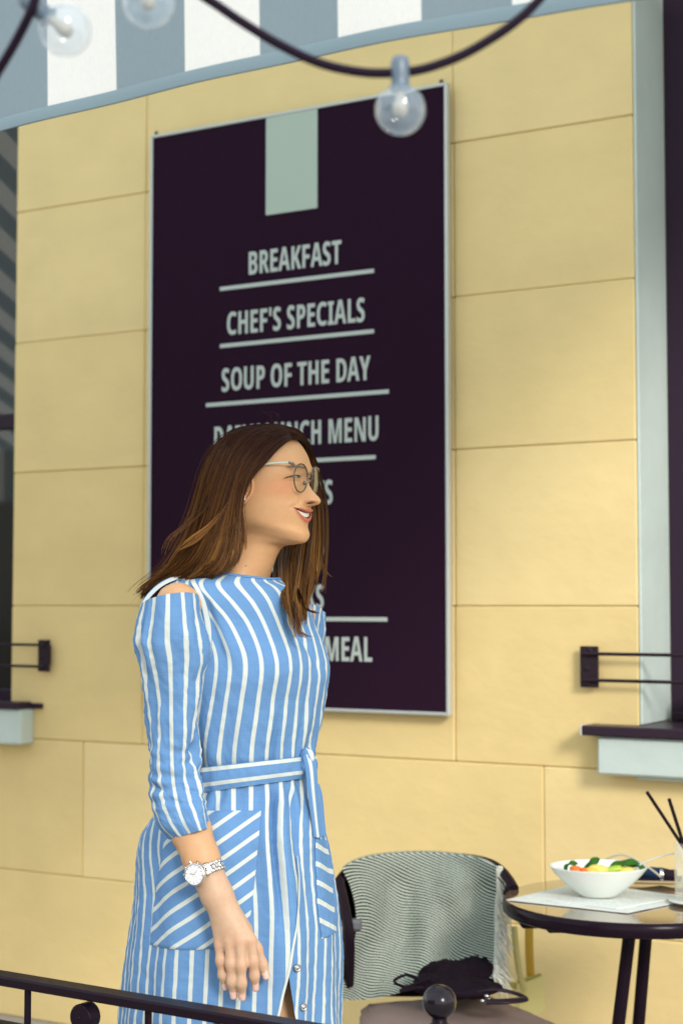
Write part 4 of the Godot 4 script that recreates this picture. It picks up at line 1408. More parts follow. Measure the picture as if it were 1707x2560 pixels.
func sleeve(mb: MB, rows: Array, d0: float, d1: float, side: float) -> void:
	var w := 73
	var steps := 100
	var pts := PackedVector3Array()
	var uvs := PackedVector2Array()
	var P := PackedVector3Array()
	var Q := PackedVector3Array()
	for r in rows:
		P.append(Vector3(r[0], r[1], 0)); Q.append(Vector3(r[2], r[3], 0))
	for j in steps + 2:
		var t := minf(float(j) / (steps - 1), 1.0)
		var l := along(P, t); var r := along(Q, t)
		var m := (l + r) / 2.0
		var hv := (r - l) / 2.0
		var dc := lerpf(d0, d1, smoothstep(0.75, 1.0, t))
		var b := hv.length() * dc / FOCAL * lerpf(0.90, 1.12, smoothstep(0.6, 0.9, t))
		var tuck := 1.0 - 0.03 * maxf(0, j - steps + 1)
		for i in w:
			var a := -PI + TAU * i / (w - 1)
			var s := sin(a); var c := cos(a)
			var py := m.y + hv.y * s
			var k := 0.0
			var el := smoothstep(1830.0, 1900.0, m.y) * (1.0 - smoothstep(2010.0, 2060.0, m.y))
			k += el * 0.0045 * noise.get_noise_3d(c * 1.8, s * 1.8, m.y * 0.034)
			k += el * (0.0010 * sin(m.y * 0.095 + a * 1.6 + 1.0) * (0.55 + 0.45 * s) + 0.0010 * sin(m.y * 0.19 - a * 2.3))
			k += 0.003 * sin(m.y * 0.021 + a * 3.0 + 0.7) * smoothstep(1500.0, 1560.0, m.y)
			k += 0.006 * noise.get_noise_3d(c * 1.6, s * 1.6 + side, m.y * 0.009) * smoothstep(1490.0, 1540.0, m.y)
			k += 0.0018 * noise.get_noise_3d(c * 5.0, s * 5.0 + side, m.y * 0.04)
			k -= 0.010 * exp(-pow((a + 0.98) / 0.13, 2.0)) * exp(-pow((m.y - 1625.0 + 40.0 * (a + 0.98)) / 62.0, 2.0))
			k -= 0.006 * exp(-pow((a + 0.60) / 0.10, 2.0)) * exp(-pow((m.y - 1600.0) / 70.0, 2.0))
			k += 0.006 * exp(-pow((a + 0.80) / 0.10, 2.0)) * exp(-pow((m.y - 1600.0) / 80.0, 2.0))
			k -= 0.012 * exp(-pow((a - 1.05) / 0.22, 2.0)) * exp(-pow((m.y - 1872.0) / 14.0, 2.0))
			k -= 0.007 * exp(-pow((a - 0.9) / 0.3, 2.0)) * exp(-pow((m.y - 1905.0) / 10.0, 2.0))
			k -= 0.006 * exp(-pow((a + 0.8) / 0.4, 2.0)) * exp(-pow((m.y - 1985.0 - 20.0 * a) / 10.0, 2.0))
			if t < 0.06:
				py -= 17.0 * (1.0 - t / 0.06) * maxf(0.0, c)
			var x := m.x + hv.x * s * tuck
			var d := dc - b * c * tuck - k * c
			pts.append(at(x + k * s * FOCAL / dc, py, d))
			uvs.append(Vector2((rad_to_deg(a) + 4.0) / 30.0, py / 148.0))
	mb.grid(pts, w, steps + 2, uvs)

func ribbon(mb: MB, L: PackedVector3Array, R: PackedVector3Array, n: int, thick: float, u0: float, u1: float, bulge := 0.0) -> void:
	var w := 7
	for side in 2:
		var pts := PackedVector3Array()
		var uvs := PackedVector2Array()
		for j in n:
			var t := float(j) / (n - 1)
			var l := along(L, t); var r := along(R, t)
			for i in w:
				var s := float(i) / (w - 1)
				var p := l.lerp(r, s)
				var away := (p - EYE).normalized()
				p -= away * (bulge * sin(s * PI) + (thick * sin(s * PI) * (0.5 if side == 0 else -0.5)))
				pts.append(p)
				uvs.append(Vector2(lerpf(u0, u1, s), t * 1.5))
		mb.grid(pts, w, n, uvs, PackedColorArray(), side == 1)

func strands(mb: MB, guides: Array, n: int, radius: float, spread: float, rng: RandomNumberGenerator, clumps: int, tip: float, gold: float) -> void:
	var m := 18
	var G := []
	for g in guides: G.append(curve(g, m))
	var C := []
	for k in clumps:
		C.append([rng.randf() * (guides.size() - 1), Vector3(rng.randfn(0, 1), rng.randfn(0, 0.4), rng.randfn(0, 1)) * spread, rng.randf(), rng.randf() * TAU, rng.randf_range(0.74, 1.0)])
	for s in n:
		var cl: Array = C[rng.randi() % clumps]
		var u := clampf(cl[0] + rng.randfn(0, 0.09), 0.0, guides.size() - 1.001)
		var i := int(u)
		var f := u - i
		var o1 := Vector3(rng.randfn(0, 1), rng.randfn(0, 0.5), rng.randfn(0, 1)) * spread * 0.55
		var path := PackedVector3Array()
		var rad := PackedFloat32Array()
		var last: float = cl[4] * rng.randf_range(0.93, 1.0)
		var ph: float = cl[3] + rng.randfn(0, 0.4)
		for j in m:
			var t := float(j) / (m - 1) * last
			var ft := t * (m - 1)
			var q := mini(int(ft), m - 2)
			var a: Vector3 = G[i][q].lerp(G[i][q + 1], ft - q)
			var b: Vector3 = G[i + 1][q].lerp(G[i + 1][q + 1], ft - q)
			var p := a.lerp(b, f)
			var wv := sin(t * 7.0 + ph) * 0.0045 * t * t
			p += cl[1] * (0.25 + 1.3 * t) + o1 * (0.35 + t * 0.6) + Vector3(wv, 0, wv * 0.5)
			path.append(p)
			rad.append(radius * (1.0 if t < 0.7 else lerpf(1.0, tip, (t - 0.7) / 0.3)))
		var k0 := mb.v.size()
		mb.tube(path, rad, 3, false)
		var tone: float = clampf(0.55 * cl[2] + 0.45 * rng.randf(), 0, 1)
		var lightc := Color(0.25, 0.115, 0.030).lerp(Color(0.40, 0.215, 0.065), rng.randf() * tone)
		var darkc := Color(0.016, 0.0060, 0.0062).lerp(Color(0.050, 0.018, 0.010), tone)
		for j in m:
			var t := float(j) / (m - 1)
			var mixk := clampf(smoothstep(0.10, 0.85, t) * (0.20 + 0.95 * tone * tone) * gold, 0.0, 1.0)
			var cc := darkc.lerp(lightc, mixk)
			for q in 4: mb.c[k0 + j * 4 + q] = cc

func build_woman() -> void:
	var feet := at(610, 1512, 2.70)
	var who := base("person", Vector3(feet.x, 0, feet.z))
	tag(who, "smiling person with long brown hair and a blue and white striped dress walking past", "person")
	head = Transform3D(Basis(Vector3(-0.342, 0, 0.9397), Vector3.UP, Vector3(0.9397, 0, 0.342)), at(663, 1225, 2.70))
	var skin := StandardMaterial3D.new()
	skin.vertex_color_use_as_albedo = true
	skin.roughness = 0.48
	skin.metallic_specular = 0.38
	skin.subsurf_scatter_enabled = true
	skin.subsurf_scatter_strength = 0.12
	var body := MB.new()
	add_head(body)
	add_body(body)
	add_hand(body, Vector3.ZERO, false)
	add_hand(body, at(750, 2237, 2.845) - at(560, 2260, 2.495) + Vector3(-0.012, -0.015, 0), true)
	var bo := put("body", body, skin, who)

	# teeth
	var mb := MB.new()
	for k in range(-5, 5):
		var x := (k + 0.5) * 0.66
		var z := 7.30 - 0.075 * x * x
		var y := -4.30 + 0.075 * x * x
		mb.box(hl(x, y, z), Vector3(0.0064, 0.0100 - 0.0007 * absf(x), 0.003), 0.0012, head.basis * Basis(Vector3.UP, x * 0.15))
	put("teeth", mb, mat("teeth", 0.78, 0.76, 0.68, 0.25), bo)

	# dress
	var cl := cloth("dress_cloth")
	mb = MB.new()
	var w := 257
	var h := 290
	var pts := PackedVector3Array()
	var uvs := PackedVector2Array()
	for j in h:
		var py := lerpf(1430, 2780, float(j) / (h - 1))
		var al := 0.78
		var ar := 0.78
		if py > 1990.0:
			var b := smoothstep(1990.0, 2150.0, py)
			al = lerpf(al, dress_angle(table(SEAM_L, py, 1), py), b)
			ar = lerpf(ar, dress_angle(table(SEAM_R, py, 1), py), b)
		for i in w:
			var u := float(i) / (w - 1)
			var a := ar + u * (TAU - (ar - al))        # round the back to the left panel's edge
			if a > PI: a -= TAU
			var lift := 0.0
			if py > 2150.0:
				lift = 0.0045 * smoothstep(2150.0, 2350.0, py) * (exp(-pow((1.0 - u) / 0.02, 2.0)) - 0.6 * exp(-pow(u / 0.02, 2.0)))
			pts.append(dress_at(a, py, lift))
			var s := stripe(a, py)
			uvs.append(Vector2(s, py / 148.0))
	mb.grid(pts, w, h, uvs)
	# the jump in u where the angle wraps behind the back would show as a smear: give those columns their own strip
	var dress := put("dress", fix_wrap(mb, w, h), cl, who)
	# white edge of the overlapping front panel
	mb = MB.new()
	var eL := PackedVector3Array()
	var eR := PackedVector3Array()
	for k in 26:
		var py := lerpf(2140, 2770, k / 25.0)
		var a := dress_angle(table(SEAM_L, py, 1), py)
		eL.append(dress_at(a - 0.020, py, 0.0055)); eR.append(dress_at(a + 0.004, py, 0.0055))
	ribbon(mb, eL, eR, 60, 0.0015, -0.1, 0.1)
	put("front_edge", mb, cl, dress)
	mb = MB.new()
	var nl := PackedVector3Array()
	var nr := PackedVector3Array()
	for k in 73:
		var a := -PI + TAU * k / 72.0
		nl.append(dress_at(a, 1429, 0.0005)); nr.append(dress_at(a, 1434, 0.0018))
	ribbon(mb, nl, nr, 140, 0.002, 0.32, 0.48)
	put("neck_binding", mb, cl, dress)
	# sleeves
	mb = MB.new()
	sleeve(mb, [[354, 1512, 497, 1490], [339, 1562, 511, 1556], [331, 1606, 520, 1604], [343, 1648, 519, 1646], [357, 1690, 507, 1690], [363, 1740, 502, 1740], [367, 1800, 499, 1800], [370, 1856, 498, 1856], [371, 1906, 498, 1904], [373, 1956, 502, 1950], [378, 1996, 509, 1984], [386, 2034, 516, 2012], [404, 2070, 522, 2040], [429, 2099, 527, 2068]], 2.558, 2.536, 0.0)
	put("sleeve", mb, cl, dress)
	mb = MB.new()
	sleeve(mb, [[716, 1520, 812, 1530], [710, 1600, 806, 1600], [700, 1700, 798, 1700], [690, 1800, 786, 1800], [688, 1900, 780, 1900], [692, 1980, 782, 1980], [698, 2060, 784, 2060]], 2.86, 2.855, 7.0)
	put("sleeve", mb, cl, dress)
	# edges of the open shoulder
	mb = MB.new()
	ribbon(mb, pxs([350, 1514, 2.60, 368, 1486, 2.607, 398, 1458, 2.612, 436, 1440, 2.612, 466, 1440, 2.60]), pxs([357, 1521, 2.60, 377, 1493, 2.603, 405, 1467, 2.604, 438, 1451, 2.604, 462, 1452, 2.592]), 40, 0.002, -0.18, 0.16, 0.0005)
	put("shoulder_strap", mb, cl, dress)
	mb = MB.new()
	var bl := PackedVector3Array()
	var br := PackedVector3Array()
	for q in [[462, 1447], [478, 1462], [492, 1486], [503, 1518], [512, 1566], [517, 1612], [514, 1652], [502, 1690], [486, 1716]]:
		bl.append(dress_at(dress_angle(q[0], q[1] - 6.0), q[1] - 6.0, 0.0020))
		br.append(dress_at(dress_angle(q[0] + 13.0, q[1] - 10.0), q[1] - 10.0, 0.0020))
	ribbon(mb, bl, br, 50, 0.0015, -0.17, 0.17, 0.0)
	put("shoulder_binding", mb, cl, dress)
	# belt
	mb = MB.new()
	pts = PackedVector3Array()
	uvs = PackedVector2Array()
	w = 160
	for j in 11:
		var v := j / 10.0
		for i in w:
			var a := deg_to_rad(lerpf(-286.0, 73.0, float(i) / (w - 1)))
			var x := 615.0 + 160.0 * sin(a)
			if cos(a) < 0.0: x = 615.0 - (615.0 - x) * 1.0
			var t0 := 1920.0 - 0.117 * (x - 500.0)
			var t1 := 1983.0 - 0.150 * (x - 500.0)
			var pinch := smoothstep(56.0, 73.0, rad_to_deg(a))
			t1 = lerpf(t1, t0 + 42.0, pinch)
			t0 += 6.0 * pinch
			var off := 0.0105 + 0.003 * sin(v * PI) + 0.003 * noise.get_noise_2d(a * 6.0, v * 1.5) + 0.003 * pinch * sin(v * 9.0)
			pts.append(belt_at(a, lerpf(t0, t1, v), off))
			uvs.append(Vector2((v - 0.11) / 0.6 + 0.0, a * 1.1))
	mb.grid(pts, w, 11, uvs)
	put("belt", mb, cl, dress)
	mb = MB.new()
	ribbon(mb, pxs([790, 1958, 2.675, 797, 1990, 2.672, 799, 2040, 2.672, 800, 2088, 2.672]), pxs([798, 1960, 2.680, 806, 1988, 2.680, 811, 2040, 2.680, 816, 2091, 2.680]), 24, 0.003, 0.2, 0.7)
	put("belt_tail", mb, cl, dress)
	mb = MB.new()
	ribbon(mb, pxs([757, 1892, 2.640, 764, 1930, 2.635, 771, 1990, 2.630, 778, 2045, 2.630, 784, 2093, 2.630]), pxs([781, 1878, 2.655, 791, 1908, 2.650, 795, 1966, 2.645, 800, 2030, 2.645, 806, 2094, 2.645]), 40, 0.004, -0.5, 0.5, 0.004)
	put("belt_tail", mb, cl, dress)
	mb = MB.new()
	for q in [[768, 1890, 2.650, 0.0125, 0.014, 0.010], [764, 1916, 2.648, 0.009, 0.013, 0.010]]:
		var c := at(q[0], q[1], q[2])
		var k := mb.v.size()
		mb.ball(Transform3D(Basis(Vector3.FORWARD, -0.3) * Basis.from_scale(Vector3(q[3], q[4], q[5])), c), 20, 14)
		for i in range(k, mb.v.size()):
			mb.v[i] += (mb.v[i] - c) * 0.25 * noise.get_noise_3dv(mb.v[i] * 120.0)
			mb.uv[i] = Vector2(mb.uv[i].x * 2.0 + 0.25, mb.uv[i].y)
	put("belt_knot", mb, cl, dress)
	# pockets: a patch with slanting stripes on either hip
	for pk in [[[[432, 2027], [408, 2110], [383, 2230], [369, 2362]], [[651, 2026], [646, 2100], [638, 2200], [627, 2290], [616, 2352]], 0.72, 46.5, 2501.0, 18.0], [[[787, 2096], [791, 2180], [796, 2262], [807, 2348]], [[813, 2100], [825, 2180], [833, 2260], [841, 2328]], -0.60, 45.0, 1640.0, 2.0]]:
		mb = MB.new()
		var PL := PackedVector3Array()
		var PR := PackedVector3Array()
		for q in pk[0]: PL.append(Vector3(q[0], q[1], 0))
		for q in pk[1]: PR.append(Vector3(q[0], q[1], 0))
		w = 40
		h = 60
		pts = PackedVector3Array()
		uvs = PackedVector2Array()
		for j in h:
			for i in w:
				var s := float(i) / (w - 1); var t := float(j) / (h - 1)
				var q := along(PL, t).lerp(along(PR, t), s)
				q.y += pk[5] * sin(s * PI) * t
				var edge := minf(minf(s, 1.0 - s) * w, minf(t, 1.0 - t) * h)
				pts.append(dress_at(dress_angle(q.x, q.y), q.y, 0.0012 + 0.0026 * smoothstep(0.0, 1.6, edge)))
				uvs.append(Vector2((q.y + pk[2] * q.x - pk[4]) / pk[3], (q.x - q.y * pk[2]) / 148.0))
		mb.grid(pts, w, h, uvs)
		put("pocket", mb, cl, dress)
	for q in [[735, 2420], [755, 2518]]:
		mb = MB.new()
		var p := dress_at(dress_angle(q[0], q[1]), q[1], 0.004)
		mb.lathe(PackedVector2Array([Vector2(0.0058, -0.003), Vector2(0.0060, 0.0005), Vector2(0.0050, 0.0014), Vector2(0.0036, 0.0006), Vector2(0.0030, 0.0004), Vector2(0.0024, 0.0014), Vector2(0.0001, 0.0017)]), Transform3D(Basis(Vector3.RIGHT, PI / 2 - 0.05).rotated(Vector3.UP, 0.45), p), 20)
		put("snap_button", mb, mat("snap", 0.42, 0.42, 0.40, 0.25, 0.9), dress)

	build_hair(who)
	build_glasses()
	build_watch()
	mb = MB.new()
	mb.tube(PackedVector3Array([hl(7.75, 0.0, -0.40), hl(7.85, -1.2, -0.37), hl(7.85, -2.2, -0.35)]), PackedFloat32Array([0.0018, 0.0019, 0.0017]), 10)
	tag(put("earring", mb, mat("earring", 0.86, 0.66, 0.74, 0.25)), "small upright pinkish white bar earring at the ear lobe", "earring")

func belt_at(a: float, py: float, off: float) -> Vector3:
	var r := dress_row(1930.0)
	var z := r[2] * cos(a) + r[3] * sin(a) + off * cos(a)
	return at(r[0] + r[1] * sin(a) + off * sin(a) * FOCAL / 2.7, py, 2.7 - z)

func fix_wrap(mb: MB, w: int, h: int) -> MB:
	for j in h - 1:
		for i in w - 1:
			var k := j * w + i
			var base_ix := (j * (w - 1) + i) * 6
			var big := absf(mb.uv[k].x - mb.uv[k + 1].x) > 3.0 or absf(mb.uv[k + w].x - mb.uv[k + w + 1].x) > 3.0
			if not big: continue
			var n := mb.v.size()
			for q in [k, k + 1, k + w + 1, k + w]:
				mb.v.append(mb.v[q]); mb.c.append(mb.c[q])
				mb.uv.append(Vector2(mb.uv[k].x, mb.uv[q].y))
			mb.ix[base_ix] = n; mb.ix[base_ix + 1] = n + 1; mb.ix[base_ix + 2] = n + 2
			mb.ix[base_ix + 3] = n; mb.ix[base_ix + 4] = n + 2; mb.ix[base_ix + 5] = n + 3
	return mb

func build_hair(who: Node3D) -> void:
	var rng := RandomNumberGenerator.new()
	rng.seed = 77
	var A := [
		pxs([726, 1097, 2.650, 692, 1120, 2.632, 655, 1160, 2.614, 614, 1200, 2.612, 590, 1255, 2.612, 596, 1315, 2.610, 598, 1372, 2.608, 576, 1428, 2.600]),
		pxs([719, 1083, 2.664, 668, 1110, 2.622, 622, 1166, 2.602, 590, 1235, 2.600, 584, 1300, 2.600, 575, 1370, 2.596, 552, 1420, 2.590, 520, 1446, 2.588]),
		pxs([712, 1071, 2.684, 648, 1092, 2.628, 600, 1156, 2.604, 572, 1245, 2.594, 552, 1320, 2.592, 522, 1390, 2.588, 488, 1432, 2.590, 450, 1448, 2.598]),
		pxs([705, 1065, 2.695, 636, 1076, 2.650, 580, 1124, 2.618, 542, 1230, 2.606, 514, 1330, 2.606, 476, 1405, 2.612, 428, 1446, 2.625, 392, 1466, 2.640]),
		pxs([695, 1063, 2.708, 622, 1068, 2.676, 565, 1098, 2.648, 524, 1165, 2.640, 500, 1265, 2.645, 468, 1355, 2.655, 422, 1428, 2.665, 378, 1464, 2.670, 350, 1494, 2.668]),
		pxs([684, 1063, 2.730, 612, 1070, 2.716, 558, 1096, 2.706, 520, 1158, 2.700, 494, 1265, 2.700, 462, 1358, 2.705, 418, 1432, 2.710, 376, 1468, 2.710, 346, 1504, 2.700]),
		pxs([690, 1064, 2.750, 622, 1076, 2.775, 572, 1110, 2.780, 540, 1180, 2.780, 520, 1290, 2.775, 498, 1380, 2.770, 466, 1440, 2.765, 430, 1490, 2.760])]
	var Bk := [
		pxs([727, 1097, 2.656, 752, 1100, 2.695, 771, 1135, 2.742, 785, 1190, 2.765, 798, 1255, 2.768, 800, 1330, 2.763, 796, 1400, 2.738, 786, 1450, 2.69, 775, 1500, 2.66]),
		pxs([712, 1068, 2.690, 746, 1075, 2.715, 774, 1114, 2.742, 790, 1175, 2.758, 802, 1255, 2.764, 804, 1330, 2.760, 800, 1400, 2.735, 788, 1450, 2.690, 776, 1500, 2.660]),
		pxs([705, 1064, 2.715, 741, 1078, 2.745, 766, 1128, 2.770, 779, 1200, 2.782, 784, 1280, 2.782, 780, 1360, 2.764, 770, 1430, 2.712, 760, 1490, 2.655, 754, 1550, 2.620, 742, 1590, 2.600]),
		pxs([700, 1066, 2.735, 734, 1096, 2.780, 752, 1160, 2.800, 758, 1250, 2.805, 752, 1340, 2.790, 744, 1420, 2.740, 738, 1490, 2.650, 744, 1550, 2.606, 735, 1594, 2.590]),
		pxs([690, 1068, 2.750, 714, 1105, 2.808, 724, 1180, 2.826, 724, 1280, 2.828, 720, 1370, 2.800, 714, 1430, 2.735, 716, 1490, 2.645, 728, 1545, 2.602, 740, 1585, 2.588]),
		pxs([680, 1072, 2.760, 690, 1120, 2.822, 696, 1200, 2.836, 698, 1300, 2.832, 700, 1380, 2.812, 698, 1440, 2.730, 708, 1495, 2.640, 724, 1545, 2.600])]
	var mb := MB.new()
	# the mass of hair under the strands
	for sheet in [A, Bk]:
		var pts := PackedVector3Array()
		var cols := PackedColorArray()
		var rows := 40
		var per := 6
		var n: int = sheet.size()
		var w := (n - 1) * per + 1
		var stop := 0.90 if sheet == A else 0.52
		for j in rows:
			var t := stop * j / (rows - 1.0)
			var ring := PackedVector3Array()
			for g in sheet: ring.append(along(g, t))
			for i in w:
				var p := along(ring, float(i) / (w - 1))
				var axis := at(640, 1200, 2.72) if sheet == A else at(740, 1260, 2.76)
				var inw := Vector3(axis.x, p.y, axis.z) - p
				p += inw.normalized() * minf(0.007, inw.length() * 0.5)
				pts.append(p)
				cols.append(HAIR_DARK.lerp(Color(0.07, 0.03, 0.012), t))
		mb.grid(pts, w, rows, PackedVector2Array(), cols)
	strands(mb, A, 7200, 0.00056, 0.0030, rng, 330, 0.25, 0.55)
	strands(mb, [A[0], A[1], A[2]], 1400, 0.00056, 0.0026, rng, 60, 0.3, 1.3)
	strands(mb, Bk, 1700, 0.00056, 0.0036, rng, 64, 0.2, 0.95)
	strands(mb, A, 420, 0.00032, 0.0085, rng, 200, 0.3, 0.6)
	# curling tips, flyaways and the lock blown back over the shoulder
	strands(mb, [pxs([800, 1330, 2.760, 800, 1370, 2.745, 803, 1405, 2.735, 812, 1432, 2.73, 824, 1444, 2.73]), pxs([804, 1320, 2.762, 803, 1370, 2.747, 806, 1405, 2.737, 814, 1430, 2.73, 822, 1442, 2.73])], 40, 0.0006, 0.0010, rng, 6, 0.2, 1.0)
	strands(mb, [pxs([750, 1480, 2.65, 762, 1510, 2.635, 778, 1530, 2.63, 800, 1534, 2.63]), pxs([745, 1470, 2.65, 752, 1505, 2.63, 768, 1524, 2.625, 788, 1526, 2.625])], 50, 0.0005, 0.0012, rng, 8, 0.2, 1.0)
	strands(mb, [pxs([735, 1500, 2.61, 744, 1545, 2.597, 756, 1575, 2.590, 770, 1586, 2.588, 800, 1590, 2.60]), pxs([735, 1520, 2.60, 736, 1560, 2.59, 733, 1588, 2.585, 722, 1600, 2.58])], 26, 0.0005, 0.0012, rng, 6, 0.2, 0.7)
	strands(mb, [pxs([610, 1180, 2.598, 580, 1240, 2.590, 545, 1300, 2.585, 500, 1350, 2.590, 440, 1376, 2.60]), pxs([600, 1200, 2.597, 570, 1262, 2.590, 530, 1310, 2.586, 480, 1345, 2.590, 430, 1390, 2.60])], 44, 0.0005, 0.0016, rng, 7, 0.3, 1.3)
	strands(mb, [pxs([560, 1200, 2.600, 520, 1265, 2.60, 470, 1310, 2.60, 420, 1345, 2.60, 404, 1400, 2.61]), pxs([500, 1230, 2.65, 470, 1290, 2.64, 440, 1350, 2.63, 410, 1420, 2.64])], 14, 0.00035, 0.004, rng, 6, 0.3, 0.6)
	strands(mb, [pxs([640, 1090, 2.66, 660, 1058, 2.68, 690, 1042, 2.69, 712, 1052, 2.70]), pxs([700, 1075, 2.70, 705, 1052, 2.70, 695, 1035, 2.70, 670, 1030, 2.70]), pxs([560, 1130, 2.66, 545, 1110, 2.67, 560, 1090, 2.67, 590, 1072, 2.68])], 9, 0.00022, 0.0030, rng, 9, 0.3, 0.2)
	var m := StandardMaterial3D.new()
	m.vertex_color_use_as_albedo = true
	m.roughness = 0.40
	m.metallic_specular = 0.25
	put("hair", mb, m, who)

func build_glasses() -> void:
	var o := base("eyeglasses", hl(0, 1.9, 7.8), head.basis)
	tag(o, "round translucent grey eyeglasses worn on the face", "glasses")
	var rim := StandardMaterial3D.new()
	rim.albedo_color = Color(0.32, 0.26, 0.17, 0.85)
	rim.transparency = BaseMaterial3D.TRANSPARENCY_ALPHA
	rim.roughness = 0.15
	rim.metallic_specular = 0.7
	var lens := StandardMaterial3D.new()
	lens.albedo_color = Color(0.75, 0.72, 0.6, 0.05)
	lens.transparency = BaseMaterial3D.TRANSPARENCY_ALPHA
	lens.roughness = 0.02
	lens.metallic_specular = 0.6
	for s in [1.0, -1.0]:
		var loop := PackedVector3Array()
		var disc := MB.new()
		var mid := Vector3(3.25 * s, 1.62, 7.72)
		disc.add(hl(mid.x, mid.y, mid.z + 0.12))
		for i in 49:
			var a := TAU * i / 48.0
			var x := 2.22 * signf(cos(a)) * pow(absf(cos(a)), 0.92)
			var y := 2.38 * signf(sin(a)) * pow(absf(sin(a)), 0.92)
			if y > 0: y *= 0.96
			else: x *= 1.0 - 0.05 * absf(y) / 2.4
			var p := mid + Vector3(x * cos(0.14), y, -x * s * sin(0.14) - 0.06 * y * -1.0)
			loop.append(hl(p.x, p.y, p.z))
			disc.add(hl(p.x, p.y, p.z))
		for i in 48: disc.tri(0, i + 1, i + 2)
		var mb := MB.new()
		mb.tube(loop, PackedFloat32Array([0.00125]), 10, false)
		put("rim", mb, rim, o)
		put("lens", disc, lens, o)
		mb = MB.new()
		mb.tube(PackedVector3Array([hl(5.35 * s, 3.40, 7.45), hl(5.85 * s, 3.80, 7.22), hl(6.2 * s, 3.95, 6.75)]), PackedFloat32Array([0.0030, 0.0028, 0.0022]), 10)
		put("end_piece", mb, mat("end_piece", 0.16, 0.12, 0.09, 0.3), o)
		mb = MB.new()
		mb.box(hl(6.18 * s, 3.98, 6.9), Vector3(0.002, 0.0034, 0.005), 0.0006, head.basis)
		put("hinge", mb, mat("snap", 0.42, 0.42, 0.40, 0.25, 0.9), o)
		mb = MB.new()
		mb.tube(curve(PackedVector3Array([hl(6.15 * s, 3.95, 6.8), hl(6.95 * s, 3.85, 4.5), hl(7.55 * s, 3.55, 2.0), hl(7.75 * s, 3.2, 0.0), hl(7.7 * s, 2.2, -1.6), hl(7.5 * s, 0.8, -2.4)]), 24), PackedFloat32Array([0.0017]), 10, true, 0.5)
		put("temple", mb, mat("temple", 0.52, 0.58, 0.47, 0.25), o)
		mb = MB.new()
		mb.ball(Transform3D(head.basis * Basis.from_scale(Vector3(0.0014, 0.004, 0.0026)), hl(0.95 * s, 0.9, 7.45)), 12, 8)
		put("nose_pad", mb, rim, o)
	var mb := MB.new()
	mb.tube(curve(PackedVector3Array([hl(0.86, 2.3, 7.95), hl(0.4, 2.55, 8.3), hl(-0.4, 2.55, 8.3), hl(-0.86, 2.3, 7.95)]), 14), PackedFloat32Array([0.0017]), 10)
	put("bridge", mb, mat("end_piece", 0.16, 0.12, 0.09, 0.3), o)

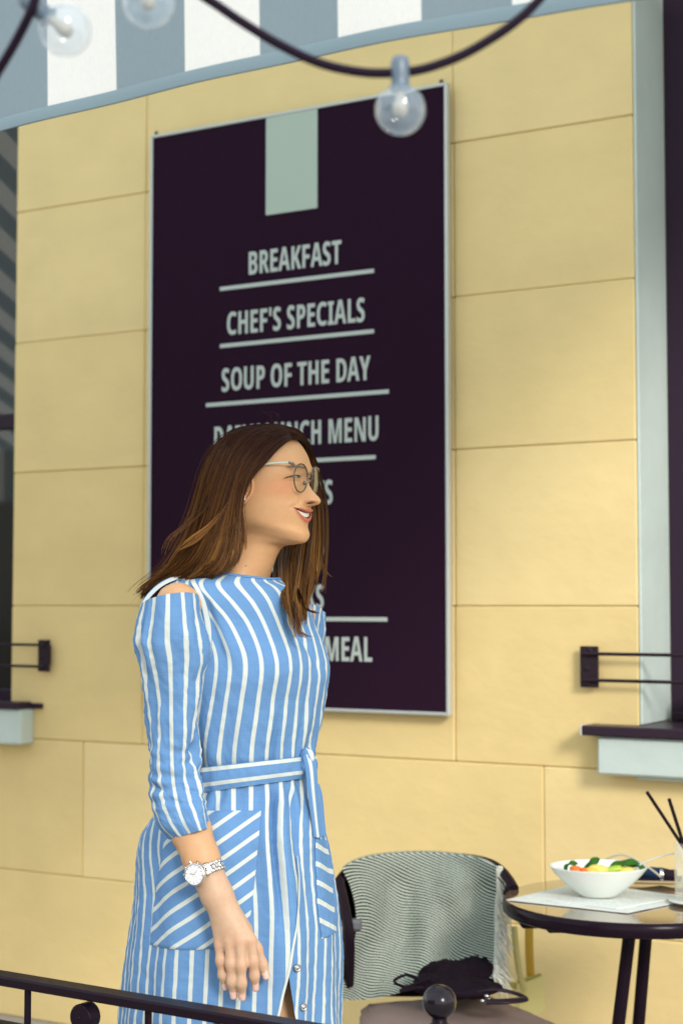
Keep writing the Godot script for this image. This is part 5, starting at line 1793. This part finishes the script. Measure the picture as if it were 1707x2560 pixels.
func build_watch() -> void:
	var wrist := at(513, 2180, 2.512)
	var along_arm := (at(541, 2236, 2.505) - at(505, 2150, 2.520)).normalized()
	var out := Vector3(-0.30, -0.10, 0.95)
	out = (out - along_arm * out.dot(along_arm)).normalized()
	var across := along_arm.cross(out).normalized()
	var o := base("wristwatch", wrist, Basis(across, -along_arm, out).orthonormalized())
	tag(o, "silver wristwatch with white dial and steel link strap on the wrist", "watch")
	var steel := mat("watch_steel", 0.56, 0.56, 0.54, 0.24, 0.95)
	var bright := mat("watch_polished", 0.70, 0.70, 0.69, 0.12, 1.0)
	var r1 := 0.0312
	var r2 := 0.0300
	var strap := MB.new()
	var n := 26
	for k in n:
		var a := TAU * k / n
		var e := Vector3(sin(a) * r1, 0, cos(a) * r2)
		if cos(a) > 0.80: continue
		var turn := Basis(Vector3.UP, a)
		strap.box(e + Vector3(0, 0, 0), Vector3(0.0066, 0.0058, 0.0030), 0.0009, turn)
		var a2 := TAU * (k + 0.5) / n
		var e2 := Vector3(sin(a2) * r1, 0, cos(a2) * r2)
		var turn2 := Basis(Vector3.UP, a2)
		for s in [-1.0, 1.0]:
			strap.box(e2 + Vector3(0, s * 0.0056, 0), Vector3(0.0066, 0.0048, 0.0028), 0.0009, turn2)
	put("strap", strap, steel, o, true)
	var f := Transform3D(Basis(Vector3.RIGHT, Vector3.BACK, Vector3.DOWN) * Basis.IDENTITY, Vector3(0, 0, r2 - 0.001))
	var mb := MB.new()
	mb.lathe(PackedVector2Array([Vector2(0.0001, 0.0), Vector2(0.0165, 0.0), Vector2(0.0180, 0.002), Vector2(0.0180, 0.006), Vector2(0.0172, 0.0082), Vector2(0.0158, 0.0092), Vector2(0.0150, 0.0086)]), f, 48)
	put("case", mb, bright, o, true)
	mb = MB.new()
	mb.lathe(PackedVector2Array([Vector2(0.0152, 0.0078), Vector2(0.0001, 0.0078)]), f, 48)
	var dial := put("dial", mb, mat("dial", 0.76, 0.78, 0.76, 0.35), o, true)
	mb = MB.new()
	for k in 12:
		var a := TAU * k / 12
		mb.box(f * Vector3(sin(a) * 0.0128, 0.0081, cos(a) * 0.0128), Vector3(0.0009, 0.0026, 0.0004), 0.0, Basis(Vector3.BACK, a))
	put("hour_marks", mb, mat("marks", 0.30, 0.30, 0.31, 0.4), dial, true)
	mb = MB.new()
	for q in [[0.0, 0.0062], [0.0062, 0.0], [0.0, -0.0062]]:
		mb.lathe(PackedVector2Array([Vector2(0.0034, 0.0), Vector2(0.0034, 0.0004), Vector2(0.0029, 0.0004), Vector2(0.0029, 0.0)]), f * Transform3D(Basis.IDENTITY, Vector3(q[0], 0.0079, q[1])), 24)
	put("sub_dial", mb, mat("sub_dial", 0.52, 0.54, 0.54, 0.35), dial, true)
	mb = MB.new()
	mb.box(Vector3(0.0028, 0.0022, r2 + 0.0076), Vector3(0.0009, 0.008, 0.0005), 0.0, Basis(Vector3.BACK, -0.9))
	mb.box(Vector3(-0.0035, 0.002, r2 + 0.0076), Vector3(0.0008, 0.009, 0.0005), 0.0, Basis(Vector3.BACK, 1.05))
	put("hands", mb, mat("marks", 0.30, 0.30, 0.31, 0.4), dial, true)
	for s in [-1.0, 1.0]:
		for t in [-1.0, 1.0]:
			mb = MB.new()
			mb.box(Vector3(s * 0.0185, t * 0.0072, r2 - 0.0035), Vector3(0.010, 0.0042, 0.006), 0.0015, Basis(Vector3.UP, s * 0.55))
			put("lug", mb, bright, o, true)
		mb = MB.new()
		mb.box(Vector3(s * 0.0205, 0, r2 - 0.0055), Vector3(0.0075, 0.0100, 0.0035), 0.001, Basis(Vector3.UP, s * 0.65))
		put("end_link", mb, bright, o, true)
	for q in [[0.0, 0.0026, 0.0022], [0.62, 0.0024, 0.0017], [-0.62, 0.0024, 0.0017]]:
		mb = MB.new()
		var dir := Vector3(sin(q[0]), cos(q[0]), 0)
		mb.tube(PackedVector3Array([dir * 0.0175 + Vector3(0, 0, r2 + 0.003), dir * (0.0185 + q[1]) + Vector3(0, 0, r2 + 0.003)]), PackedFloat32Array([q[2]]), 12)
		put("crown", mb, bright, o, true)
